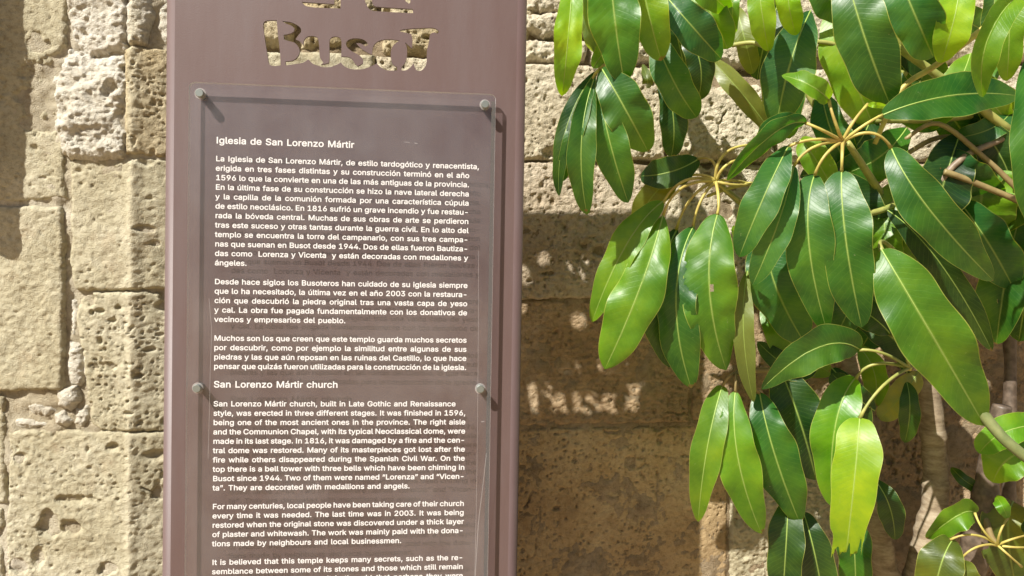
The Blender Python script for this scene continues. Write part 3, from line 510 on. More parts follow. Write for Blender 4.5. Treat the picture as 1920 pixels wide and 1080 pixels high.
# a loop that pokes past the panel would break the sheet: keep those well inside
loops = [lp for lp in loops if min(q[0] for q in lp) > XL+0.012 and max(q[0] for q in lp) < XRR-0.012 and max(q[1] for q in lp) < ZT-0.012]
outer_l = [np.array(q) for q in ((XL+RB, ZB), (XRR-RB, ZB), (XRR-RB, ZT), (XL+RB, ZT))]
TH = 0.0015
co, fs = fill([outer_l]+loops, TH)
V = [(q[0], PY+TH+q[2], q[1]) for q in co]
# rolled edges and return flanges
for sgn, xe in ((-1, XL+RB), (1, XRR-RB)):
    prof = [(xe, PY)]+[(xe+sgn*RB*math.sin(a), PY+RB-RB*math.cos(a)) for a in np.linspace(0, math.pi/2, 9)[1:]]+[(xe+sgn*RB, PY+DEP)]
    inn = [(xe+sgn*(RB-2*TH), PY+DEP)]+[(xe+sgn*(RB-2*TH)*math.sin(a), PY+RB-(RB-2*TH)*math.cos(a)) for a in np.linspace(math.pi/2, 0, 7)]
    pp = prof+inn; b = len(V); m_ = len(pp)
    for zz in (ZB, ZT): V += [(x, y, zz) for x, y in pp]
    for i in range(m_-1):
        q = (b+i, b+i+1, b+m_+i+1, b+m_+i); fs.append(q if sgn > 0 else q[::-1])
    fs.append(tuple(b+m_+i for i in range(m_))[::sgn])
me = np_mesh('panel', V, fs, False)
# shade the bends smooth only
nrm_smooth = [len(q.vertices) == 4 and abs(q.normal.x) > 0.02 and abs(q.normal.z) < 0.01 and (q.center.x < XL+RB or q.center.x > XRR-RB) for q in me.polygons]
me.polygons.foreach_set('use_smooth', nrm_smooth)
sp('panel', me, M_SIGN)
sp('base_plate', np_mesh('base_plate', *box(XL-0.02, XRR+0.02, PY-0.06, PY+0.10, ZB, ZB+0.008), False), M_SIGN)
for xx in (XL+0.04, XRR-0.04):          # posts behind the panel's lower half
    sp('post', np_mesh('post', *box(xx-0.02, xx+0.02, PY+0.004, PY+0.044, ZB+0.008, -0.62), False), M_SIGN)

# acrylic sheet -----------------------------------------------------
W_, ZBOT, T_ = 0.3203, -0.86, 0.0042
m, n, L = mat('acrylic'); M_ACR = m
tr = nd(n, 'ShaderNodeBsdfTransparent'); tr.inputs[0].default_value = (0.94, 0.935, 0.945, 1)
gl_ = nd(n, 'ShaderNodeBsdfGlossy'); gl_.inputs['Roughness'].default_value = 0.12
df = nd(n, 'ShaderNodeBsdfDiffuse'); df.inputs[0].default_value = (0.72, 0.72, 0.71, 1)
lw = nd(n, 'ShaderNodeLayerWeight'); pw = nd(n, 'ShaderNodeMath', operation='POWER'); pw.inputs[1].default_value = 5.0; L.new(lw.outputs['Facing'], pw.inputs[0])
fr = nd(n, 'ShaderNodeMath', operation='MULTIPLY_ADD'); fr.inputs[1].default_value = 0.9; fr.inputs[2].default_value = 0.04; L.new(pw.outputs[0], fr.inputs[0])
tc = nd(n, 'ShaderNodeTexCoord'); nz_ = nd(n, 'ShaderNodeTexNoise', i_Scale=7.0, i_Detail=6.0, i_Roughness=0.65); L.new(tc.outputs['Object'], nz_.inputs[0])
rr = ramp(n, [(0.35, (0.004,)*3), (0.7, (0.055,)*3)]); L.new(nz_.outputs[0], rr.inputs[0])
x1 = nd(n, 'ShaderNodeMixShader'); L.new(rr.outputs[0], x1.inputs[0]); L.new(tr.outputs[0], x1.inputs[1]); L.new(df.outputs[0], x1.inputs[2])
x2 = nd(n, 'ShaderNodeMixShader'); L.new(fr.outputs[0], x2.inputs[0]); L.new(x1.outputs[0], x2.inputs[1]); L.new(gl_.outputs[0], x2.inputs[2])
o = nd(n, 'ShaderNodeOutputMaterial'); L.new(x2.outputs[0], o.inputs[0])
m, n, L = mat('acrylic_edge'); M_ACE = m
tr = nd(n, 'ShaderNodeBsdfTransparent'); tr.inputs[0].default_value = (0.9, 0.92, 0.91, 1)
df = nd(n, 'ShaderNodeBsdfDiffuse'); df.inputs[0].default_value = (0.8, 0.8, 0.78, 1)
x1 = nd(n, 'ShaderNodeMixShader'); x1.inputs[0].default_value = 0.72; L.new(tr.outputs[0], x1.inputs[1]); L.new(df.outputs[0], x1.inputs[2])
o = nd(n, 'ShaderNodeOutputMaterial'); L.new(x1.outputs[0], o.inputs[0])
rc = 0.006; ol = []
for cx, cz, a0 in ((W_-rc, -rc, 0), (rc, -rc, 90), (rc, ZBOT+rc, 180), (W_-rc, ZBOT+rc, 270)):
    for a in np.linspace(a0, a0+90, 6): ol.append((cx+rc*math.cos(math.radians(a)), cz+rc*math.sin(math.radians(a))))
k = len(ol); V = [(x, 0, z) for x, z in ol]+[(x, T_, z) for x, z in ol]
fs = [tuple(range(k))[::-1], tuple(range(k, 2*k))]+[(i, (i+1) % k, k+(i+1) % k, k+i) for i in range(k)]
me = np_mesh('acrylic_sheet', V, fs, False); me.materials.append(M_ACR); me.materials.append(M_ACE)
for q in me.polygons: q.material_index = 0 if len(q.vertices) > 4 else 1
sheet = sp('acrylic_sheet', me, None)
# half-clear strip added to widen the shadow cast by the right edge
V = [(W_-0.0046, -0.0004, -0.008), (W_-0.0006, -0.0004, -0.008), (W_-0.0006, -0.0004, ZBOT+0.008), (W_-0.0046, -0.0004, ZBOT+0.008),
     (W_-0.0046, -0.0001, -0.008), (W_-0.0006, -0.0001, -0.008), (W_-0.0006, -0.0001, ZBOT+0.008), (W_-0.0046, -0.0001, ZBOT+0.008)]
m, n, L = mat('shadow_strip_tint'); M_SHSTRIP = m
tr = nd(n, 'ShaderNodeBsdfTransparent'); tr.inputs[0].default_value = (0.60, 0.585, 0.575, 1)
df = nd(n, 'ShaderNodeBsdfDiffuse'); df.inputs[0].default_value = (0.6, 0.6, 0.58, 1)
x1 = nd(n, 'ShaderNodeMixShader'); x1.inputs[0].default_value = 0.10; L.new(tr.outputs[0], x1.inputs[1]); L.new(df.outputs[0], x1.inputs[2])
o = nd(n, 'ShaderNodeOutputMaterial'); L.new(x1.outputs[0], o.inputs[0])
link('shadow_strip', np_mesh('shadow_strip', V, [(0,1,2,3)[::-1],(4,5,6,7),(0,4,7,3),(1,2,6,5),(0,1,5,4),(3,7,6,2)], False), M_SHSTRIP, sheet)

# stand-off bolts ---------------------------------------------------
M_ST = plain('brushed_steel', (0.24, 0.26, 0.24), 0.42, 0.6)[0]
m, n, L = mat('clear_washer'); M_WA = m
tr = nd(n, 'ShaderNodeBsdfTransparent'); gl_ = nd(n, 'ShaderNodeBsdfDiffuse'); gl_.inputs[0].default_value = (0.8, 0.78, 0.74, 1)
x1 = nd(n, 'ShaderNodeMixShader'); x1.inputs[0].default_value = 0.13; L.new(tr.outputs[0], x1.inputs[1]); L.new(gl_.outputs[0], x1.inputs[2])
o = nd(n, 'ShaderNodeOutputMaterial'); L.new(x1.outputs[0], o.inputs[0])
def lathe(prof, n_=24):
    V, fs = [], []
    for r_, y in prof:
        V += [(r_*math.cos(a), y, r_*math.sin(a)) for a in np.linspace(0, 2*math.pi, n_, endpoint=False)]
    for i in range(len(prof)-1):
        for j in range(n_):
            a, b = i*n_+j, i*n_+(j+1) % n_; fs.append((a, b, b+n_, a+n_))
    fs.append(tuple(range(n_))); fs.append(tuple(range((len(prof)-1)*n_, len(prof)*n_))[::-1])
    return V, fs
bm_ = np_mesh('bolt', *lathe([(0.0037, -0.0042), (0.0042, -0.0037), (0.0042, -0.0010), (0.0038, -0.0008), (0.0038, 0.0119)]), False)
wm_ = np_mesh('washer', *lathe([(0.0052, -0.0009), (0.0058, -0.0005), (0.0058, -0.0001)]), False)
for bx in (0.0117, W_-0.0117):
    for bz in (-0.0119, -0.0119-0.3076, -0.0119-2*0.3076+0.06):
        b = sp('standoff_bolt', bm_, M_ST); b.location = (SINV[0]+bx, SINV[1], SINV[2]+bz)
        link('washer', wm_, M_WA, b)

# lettering ---------------------------------------------------------
m, n, L = mat('white_lettering'); M_TXT = m
tr = nd(n, 'ShaderNodeBsdfTransparent'); df = nd(n, 'ShaderNodeBsdfDiffuse'); df.inputs[0].default_value = (0.80, 0.79, 0.78, 1)
x1 = nd(n, 'ShaderNodeMixShader'); x1.inputs[0].default_value = 0.80; L.new(tr.outputs[0], x1.inputs[1]); L.new(df.outputs[0], x1.inputs[2])
o = nd(n, 'ShaderNodeOutputMaterial'); L.new(x1.outputs[0], o.inputs[0])
GLY = {}
for l_ in GLYPHS.strip('\n').split('\n'):
    c_, w__, ps = l_.split('|')
    GLY[c_] = (int(w__), [[tuple(map(int, q.split(','))) for q in p_.split()] for p_ in ps.split(';')])
def text_w(s): return sum(GLY[c_][0] if c_ != ' ' else 0 for c_ in s), s.count(' ')
def text_line(s, z, sc, justify):
    wg, ns = text_w(s); sp_ = 280.0; x = 0.02775 + (-0.0981-z)*0.0 ; sx = 1.0
    if justify:
        tot = 0.2932-x; sp_ = (tot/sc-wg)/max(ns, 1)
        if sp_ < 170: sx = tot/sc/(wg+ns*170); sp_ = 170
    V = []; fs = []; cx = 0
    for i_, c_ in enumerate(s):
        if c_ == ' ': cx += sp_; continue
        if c_ not in GF:
            GF[c_] = fill([[(a/1000.0, b/1000.0) for a, b in q] for q in GLY[c_][1]], 0)
        co, f_ = GF[c_]; k = len(V)
        V += [(x+(cx+q[0]*1000)*sc*sx, -0.0003-0.00002*(i_ % 2), z+q[1]*1000*sc) for q in co]
        fs += [tuple(k+j for j in q) for q in f_]; cx += GLY[c_][0]
    link('lettering', np_mesh('lettering', V, fs, False), M_TXT, sheet)
GF = {}
LD = 0.0098976; Z0 = -0.08141
body = {0:"La Iglesia de San Lorenzo Mártir, de estilo tardogótico y renacentista,",1:"erigida en tres fases distintas y su construcción terminó en el año",
2:"1596 lo que la convierte en una de las más antiguas de la provincia.",3:"En la última fase de su construcción se hizo la nave lateral derecha",
4:"y la capilla de la comunión formada por una característica cúpula",5:"de estilo neoclásico. En 1816 sufrió un grave incendio y fue restau-",
6:"rada la bóveda central. Muchas de sus obras de arte se perdieron",7:"tras este suceso y otras tantas durante la guerra civil. En lo alto del",
8:"templo se encuentra la torre del campanario, con sus tres campa-",9:"nas que suenan en Busot desde 1944. Dos de ellas fueron Bautiza-",
10:"das como  Lorenza y Vicenta  y están decoradas con medallones y",11:"ángeles.",
13:"Desde hace siglos los Busoteros han cuidado de su iglesia siempre",14:"que lo ha necesitado, la última vez en el año 2003 con la restaura-",
15:"ción que descubrió la piedra original tras una vasta capa de yeso",16:"y cal. La obra fue pagada fundamentalmente con los donativos de",17:"vecinos y empresarios del pueblo.",
19:"Muchos son los que creen que este templo guarda muchos secretos",20:"por descubrir, como por ejemplo la similitud entre algunas de sus",
21:"piedras y las que aún reposan en las ruinas del Castillo, lo que hace",22:"pensar que quizás fueron utilizadas para la construcción de la iglesia.",
26:"San Lorenzo Mártir church, built in Late Gothic and Renaissance",27:"style, was erected in three different stages. It was finished in 1596,",
28:"being one of the most ancient ones in the province. The right aisle",29:"and the Communion Chapel, with its typical Neoclassical dome, were",
30:"made in its last stage. In 1816, it was damaged by a fire and the cen-",31:"tral dome was restored. Many of its masterpieces got lost after the",
32:"fire while others disappeared during the Spanish Civil War. On the",33:"top there is a bell tower with three bells which have been chiming in",
34:"Busot since 1944. Two of them were named “Lorenza” and “Vicen-",35:"ta”. They are decorated with medallions and angels.",
37:"For many centuries, local people have been taking care of their church",38:"every time it was needed. The last time was in 2003. It was being",
39:"restored when the original stone was discovered under a thick layer",40:"of plaster and whitewash. The work was mainly paid with the dona-",
41:"tions made by neighbours and local businessmen.",43:"It is believed that this temple keeps many secrets, such as the re-",
44:"semblance between some of its stones and those which still remain",45:"at the ruins of the castle, so it is thought that perhaps they were"}
for i, s in body.items():
    text_line(s, Z0-LD*i, 1.058e-5, i not in (0, 11, 17, 26, 35, 41))
text_line("Iglesia de San Lorenzo Mártir", -0.0629, 1.294e-5, False)
text_line("San Lorenzo Mártir church", -0.3188, 1.294e-5, False)

# scratches and the edge of the lettering film on the acrylic
m, n, L = mat('scratch_white'); M_SCR = m
tr = nd(n, 'ShaderNodeBsdfTransparent'); df = nd(n, 'ShaderNodeBsdfDiffuse'); df.inputs[0].default_value = (0.75, 0.74, 0.72, 1)
x1 = nd(n, 'ShaderNodeMixShader'); x1.inputs[0].default_value = 0.2; L.new(tr.outputs[0], x1.inputs[1]); L.new(df.outputs[0], x1.inputs[2])
o = nd(n, 'ShaderNodeOutputMaterial'); L.new(x1.outputs[0], o.inputs[0])
def scratch(P_, w_):
    pts = [on(a, b, -0.0007) for a, b in P_]; V = []; fs = []
    for i, q in enumerate(pts):
        d = pts[min(i+1, len(pts)-1)]-pts[max(i-1, 0)]; d /= np.linalg.norm(d); nn_ = np.array([d[2], 0, -d[0]])*w_/2
        V += [q-nn_, q+nn_]
        if i: fs.append((2*i-2, 2*i-1, 2*i+1, 2*i))
    link('scratch', np_mesh('scratch', V, fs, False), M_SCR, sheet)
scratch([(392,560),(397,620),(394,700),(393,760),(390,860)], 0.0004)
scratch([(897,470),(897,600),(896,720)], 0.0004); scratch([(896,735),(894,900),(890,1090)], 0.0004)
scratch([(891,1080),(897,980),(906,905),(912,850)], 0.0007)
scratch([(757,266),(768,267)], 0.0006); scratch([(777,268),(783,269)], 0.0009); scratch([(902,791),(908,790)], 0.0011)

# ------------------------------------------------------------------ umbrella tree
tree = link('umbrella_tree', None, label='umbrella tree with long glossy green leaves hanging in front of the stone wall', category='tree')
TB = on(1745, 1080, 0.21); tree.location = (TB[0], 0.21, -1.65); TINV = (-TB[0], -0.21, 1.65)
def tp(name, me, m, parent=tree, **k):
    o = link(name, me, m, parent, **k)
    if parent is tree: o.location = TINV
    return o

m, n, L = mat('leaf_blade'); M_LEAF = m
oi = nd(n, 'ShaderNodeObjectInfo'); uv = nd(n, 'ShaderNodeUVMap'); uv.uv_map = 'uv'
sx = nd(n, 'ShaderNodeSeparateXYZ'); L.new(uv.outputs[0], sx.inputs[0])
ab = nd(n, 'ShaderNodeMath', operation='ABSOLUTE'); L.new(sx.outputs[1], ab.inputs[0])
tc = nd(n, 'ShaderNodeTexCoord')
# veins leave the midrib at a steep angle: phase = u - 0.16|v|
vm = nd(n, 'ShaderNodeMath', operation='MULTIPLY_ADD'); vm.inputs[1].default_value = -0.10
L.new(ab.outputs[0], vm.inputs[0]); L.new(sx.outputs[0], vm.inputs[2])
nw = nd(n, 'ShaderNodeTexNoise', i_Scale=35.0, i_Detail=2.0); L.new(tc.outputs['Object'], nw.inputs[0])
vm2 = nd(n, 'ShaderNodeMath', operation='MULTIPLY_ADD'); vm2.inputs[1].default_value = 0.035; L.new(nw.outputs[0], vm2.inputs[0]); L.new(vm.outputs[0], vm2.inputs[2])
vs_ = nd(n, 'ShaderNodeMath', operation='MULTIPLY'); vs_.inputs[1].default_value = 26.0; L.new(vm2.outputs[0], vs_.inputs[0])
fr_ = nd(n, 'ShaderNodeMath', operation='FRACT'); L.new(vs_.outputs[0], fr_.inputs[0])
rv = ramp(n, [(0.0, (1, 1, 1)), (0.10, (0, 0, 0)), (0.90, (0, 0, 0)), (1.0, (1, 1, 1))]); L.new(fr_.outputs[0], rv.inputs[0])
# mottled blade colour
n1 = nd(n, 'ShaderNodeTexNoise', i_Scale=16.0, i_Detail=5.0, i_Roughness=0.6); L.new(tc.outputs['Object'], n1.inputs[0])
r1 = ramp(n, [(0.32, (0.6, 0.74, 0.8)), (0.5, (1, 1, 1)), (0.70, (1.7, 1.32, 0.75))]); L.new(n1.outputs[0], r1.inputs[0])
c1 = nd(n, 'ShaderNodeMix', data_type='RGBA', blend_type='MULTIPLY'); c1.inputs[0].default_value = 1.0
L.new(oi.outputs['Color'], c1.inputs[6]); L.new(r1.outputs[0], c1.inputs[7])
# yellowing towards tip and rim
gu = nd(n, 'ShaderNodeMath', operation='MULTIPLY_ADD'); gu.inputs[1].default_value = 0.9; gu.inputs[2].default_value = -0.35; L.new(n1.outputs[0], gu.inputs[0])
gg = nd(n, 'ShaderNodeMath', operation='MULTIPLY'); gg.use_clamp = True; L.new(gu.outputs[0], gg.inputs[0]); L.new(sx.outputs[0], gg.inputs[1])
c1b = nd(n, 'ShaderNodeMix', data_type='RGBA'); c1b.inputs[7].default_value = (0.20, 0.34, 0.010, 1)
L.new(gg.outputs[0], c1b.inputs[0]); L.new(c1.outputs[2], c1b.inputs[6])
c2 = nd(n, 'ShaderNodeMix', data_type='RGBA'); c2.inputs[7].default_value = (0.14, 0.30, 0.05, 1)
vf = nd(n, 'ShaderNodeMath', operation='MULTIPLY'); vf.inputs[1].default_value = 0.15; L.new(rv.outputs[0], vf.inputs[0])
L.new(vf.outputs[0], c2.inputs[0]); L.new(c1b.outputs[2], c2.inputs[6])
re_ = ramp(n, [(0.965, (0, 0, 0)), (0.99, (1, 1, 1))]); L.new(ab.outputs[0], re_.inputs[0])
c3 = nd(n, 'ShaderNodeMix', data_type='RGBA'); c3.inputs[7].default_value = (0.42, 0.44, 0.10, 1)
ef = nd(n, 'ShaderNodeMath', operation='MULTIPLY'); ef.inputs[1].default_value = 0.6; L.new(re_.outputs[0], ef.inputs[0])
L.new(ef.outputs[0], c3.inputs[0]); L.new(c2.outputs[2], c3.inputs[6])
rm = ramp(n, [(0.0, (1, 1, 1)), (0.02, (1, 1, 1)), (0.06, (0, 0, 0))]); L.new(ab.outputs[0], rm.inputs[0])
c4 = nd(n, 'ShaderNodeMix', data_type='RGBA'); c4.inputs[7].default_value = (0.36, 0.46, 0.12, 1)
mf = nd(n, 'ShaderNodeMath', operation='MULTIPLY'); mf.inputs[1].default_value = 0.35; L.new(rm.outputs[0], mf.inputs[0])
L.new(mf.outputs[0], c4.inputs[0]); L.new(c3.outputs[2], c4.inputs[6])
# dark specks and dust
n5 = nd(n, 'ShaderNodeTexNoise', i_Scale=150.0, i_Detail=3.0, i_Roughness=0.7); L.new(tc.outputs['Object'], n5.inputs[0])
r5 = ramp(n, [(0.68, (0, 0, 0)), (0.78, (1, 1, 1))]); L.new(n5.outputs[0], r5.inputs[0])
c5 = nd(n, 'ShaderNodeMix', data_type='RGBA'); c5.inputs[7].default_value = (0.40, 0.42, 0.30, 1)
f5 = nd(n, 'ShaderNodeMath', operation='MULTIPLY'); f5.inputs[1].default_value = 0.35; L.new(r5.outputs[0], f5.inputs[0])
L.new(f5.outputs[0], c5.inputs[0]); L.new(c4.outputs[2], c5.inputs[6])
n6 = nd(n, 'ShaderNodeTexNoise', i_Scale=22.0, i_Detail=4.0, i_Roughness=0.75); L.new(tc.outputs['Object'], n6.inputs[0])
tipm = nd(n, 'ShaderNodeMapRange'); tipm.inputs[1].default_value = 0.93; tipm.inputs[2].default_value = 1.0; tipm.inputs[3].default_value = 0.0; tipm.inputs[4].default_value = 0.17
L.new(sx.outputs[0], tipm.inputs[0])
sm = nd(n, 'ShaderNodeMath', operation='ADD'); L.new(n6.outputs[0], sm.inputs[0]); L.new(tipm.outputs[0], sm.inputs[1])
r6 = ramp(n, [(0.705, (0, 0, 0)), (0.73, (1, 1, 1))]); L.new(sm.outputs[0], r6.inputs[0])
c6 = nd(n, 'ShaderNodeMix', data_type='RGBA'); c6.inputs[7].default_value = (0.17, 0.10, 0.035, 1)
f6 = nd(n, 'ShaderNodeMath', operation='MULTIPLY'); f6.inputs[1].default_value = 0.8; L.new(r6.outputs[0], f6.inputs[0])
L.new(f6.outputs[0], c6.inputs[0]); L.new(c5.outputs[2], c6.inputs[6]); c5 = c6
geo = nd(n, 'ShaderNodeNewGeometry')
und = nd(n, 'ShaderNodeMix', data_type='RGBA'); und.inputs[7].default_value = (0.17, 0.21, 0.035, 1)
fb = nd(n, 'ShaderNodeMath', operation='MULTIPLY'); fb.inputs[1].default_value = 0.75; L.new(geo.outputs['Backfacing'], fb.inputs[0])
L.new(fb.outputs[0], und.inputs[0]); L.new(c5.outputs[2], und.inputs[6])
p = nd(n, 'ShaderNodeBsdfPrincipled'); L.new(und.outputs[2], p.inputs['Base Color'])
rgh = nd(n, 'ShaderNodeMapRange'); rgh.inputs[3].default_value = 0.26; rgh.inputs[4].default_value = 0.62
L.new(n1.outputs[0], rgh.inputs[0]); L.new(rgh.outputs[0], p.inputs['Roughness']); p.inputs['Specular IOR Level'].default_value = 0.55; p.inputs['Coat Weight'].default_value = 0.18; p.inputs['Coat Roughness'].default_value = 0.35
hb = nd(n, 'ShaderNodeMath', operation='MULTIPLY_ADD'); hb.inputs[1].default_value = -0.35; L.new(rv.outputs[0], hb.inputs[0]); L.new(n5.outputs[0], hb.inputs[2])
bp = nd(n, 'ShaderNodeBump'); bp.inputs['Strength'].default_value = 0.35; bp.inputs['Distance'].default_value = 0.0008
L.new(hb.outputs[0], bp.inputs['Height']); L.new(bp.outputs[0], p.inputs['Normal'])
tl = nd(n, 'ShaderNodeBsdfTranslucent')
tcx = nd(n, 'ShaderNodeMix', data_type='RGBA', blend_type='MULTIPLY'); tcx.inputs[0].default_value = 1.0; tcx.inputs[7].default_value = (3.0, 2.5, 0.35, 1)
L.new(c5.outputs[2], tcx.inputs[6]); L.new(tcx.outputs[2], tl.inputs[0])
ms = nd(n, 'ShaderNodeMixShader'); ms.inputs[0].default_value = 0.36; L.new(p.outputs[0], ms.inputs[1]); L.new(tl.outputs[0], ms.inputs[2])
o = nd(n, 'ShaderNodeOutputMaterial'); L.new(ms.outputs[0], o.inputs[0])

M_RIB = plain('midrib', (0.27, 0.38, 0.08), 0.45)[0]
def stalk_mat(name, a, b, sc=60):
    m, n, L, p = plain(name, a, 0.5)
    tc = nd(n, 'ShaderNodeTexCoord'); nn = nd(n, 'ShaderNodeTexNoise', i_Scale=float(sc), i_Detail=4.0); L.new(tc.outputs['Object'], nn.inputs[0])
    r = ramp(n, [(0.35, a), (0.65, b)]); L.new(nn.outputs[0], r.inputs[0]); L.new(r.outputs[0], p.inputs['Base Color'])
    bp = nd(n, 'ShaderNodeBump'); bp.inputs['Strength'].default_value = 0.3; bp.inputs['Distance'].default_value = 0.001
    L.new(nn.outputs[0], bp.inputs['Height']); L.new(bp.outputs[0], p.inputs['Normal']); return m
M_PET = stalk_mat('leaf_stalk', (0.36, 0.27, 0.07), (0.50, 0.44, 0.11))
M_PETG = stalk_mat('green_stalk', (0.22, 0.25, 0.06), (0.34, 0.33, 0.09))
M_STEM = stalk_mat('young_stem', (0.12, 0.15, 0.05), (0.19, 0.21, 0.08))
M_PETB = stalk_mat('brown_stalk', (0.20, 0.14, 0.06), (0.28, 0.22, 0.09))
M_TWIG = stalk_mat('twig_bark', (0.17, 0.12, 0.08), (0.30, 0.23, 0.16), 90)
M_DARK = stalk_mat('dark_bark', (0.07, 0.05, 0.035), (0.15, 0.11, 0.08), 110)
m, n, L, p = plain('pale_bark', (0.3, 0.26, 0.2), 0.85, 0, 0.2); M_BARK = m
tc = nd(n, 'ShaderNodeTexCoord'); mp = nd(n, 'ShaderNodeMapping'); mp.inputs['Scale'].default_value = (1, 1, 3.0); L.new(tc.outputs['Object'], mp.inputs[0])
nn = nd(n, 'ShaderNodeTexNoise', i_Scale=45.0, i_Detail=6.0, i_Roughness=0.65); L.new(mp.outputs[0], nn.inputs[0])
r = ramp(n, [(0.3, (0.15, 0.11, 0.07)), (0.5, (0.27, 0.21, 0.14)), (0.7, (0.38, 0.32, 0.23))]); L.new(nn.outputs[0], r.inputs[0]); L.new(r.outputs[0], p.inputs['Base Color'])
bp = nd(n, 'ShaderNodeBump'); bp.inputs['Strength'].default_value = 0.6; bp.inputs['Distance'].default_value = 0.002; L.new(nn.outputs[0], bp.inputs['Height']); L.new(bp.outputs[0], p.inputs['Normal'])

def bez(P, t):
    P = [np.array(q, float) for q in P]
    while len(P) > 1: P = [P[i][None, :]*(1-t)[:, None]+P[i+1][None, :]*t[:, None] if P[i].ndim == 1 else P[i]*(1-t)[:, None]+P[i+1]*t[:, None] for i in range(len(P)-1)]
    return P[0]

def tube(pts, rad, n_=8, cap=True, bumps=None):
    pts = np.asarray(pts, float); m_ = len(pts)
    T = np.gradient(pts, axis=0); T /= np.linalg.norm(T, axis=1)[:, None]+1e-12
    up = np.array([0.31, -0.9, 0.2]); V = []
    for i in range(m_):
        a = np.cross(T[i], up); a /= np.linalg.norm(a)+1e-12; b = np.cross(a, T[i])
        for j in range(n_):
            th = 2*math.pi*j/n_; q = rad[i]*(1+(bumps[i][j] if bumps is not None else 0))
            V.append(pts[i]+a*q*math.cos(th)+b*q*math.sin(th))
    fs = []
    for i in range(m_-1):
        for j in range(n_):
            A, B = i*n_+j, i*n_+(j+1) % n_; fs.append((A, B, B+n_, A+n_))
    if cap: fs.append(tuple(range(n_))[::-1]); fs.append(tuple(range((m_-1)*n_, m_*n_)))
    return V, fs

def smooth_path(P, k=6):
    P = [np.array(q, float) for q in P]; out = []
    for i in range(len(P)-1):
        p0 = P[max(i-1, 0)]; p1 = P[i]; p2 = P[i+1]; p3 = P[min(i+2, len(P)-1)]
        for j in range(k):
            s = j/k; m1 = (p2-p0)*.5; m2 = (p3-p1)*.5
            out.append((2*s**3-3*s*s+1)*p1+(s**3-2*s*s+s)*m1+(-2*s**3+3*s*s)*p2+(s**3-s*s)*m2)
    out.append(P[-1]); return np.array(out)

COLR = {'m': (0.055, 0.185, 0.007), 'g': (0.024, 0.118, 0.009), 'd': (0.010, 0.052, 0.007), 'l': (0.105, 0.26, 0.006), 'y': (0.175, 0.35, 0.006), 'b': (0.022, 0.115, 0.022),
        'o': (0.085, 0.12, 0.014), 'p': (0.20, 0.30, 0.12)}  # d is for leaves in shade: some of that shade is in the green
lr = np.random.default_rng(21)

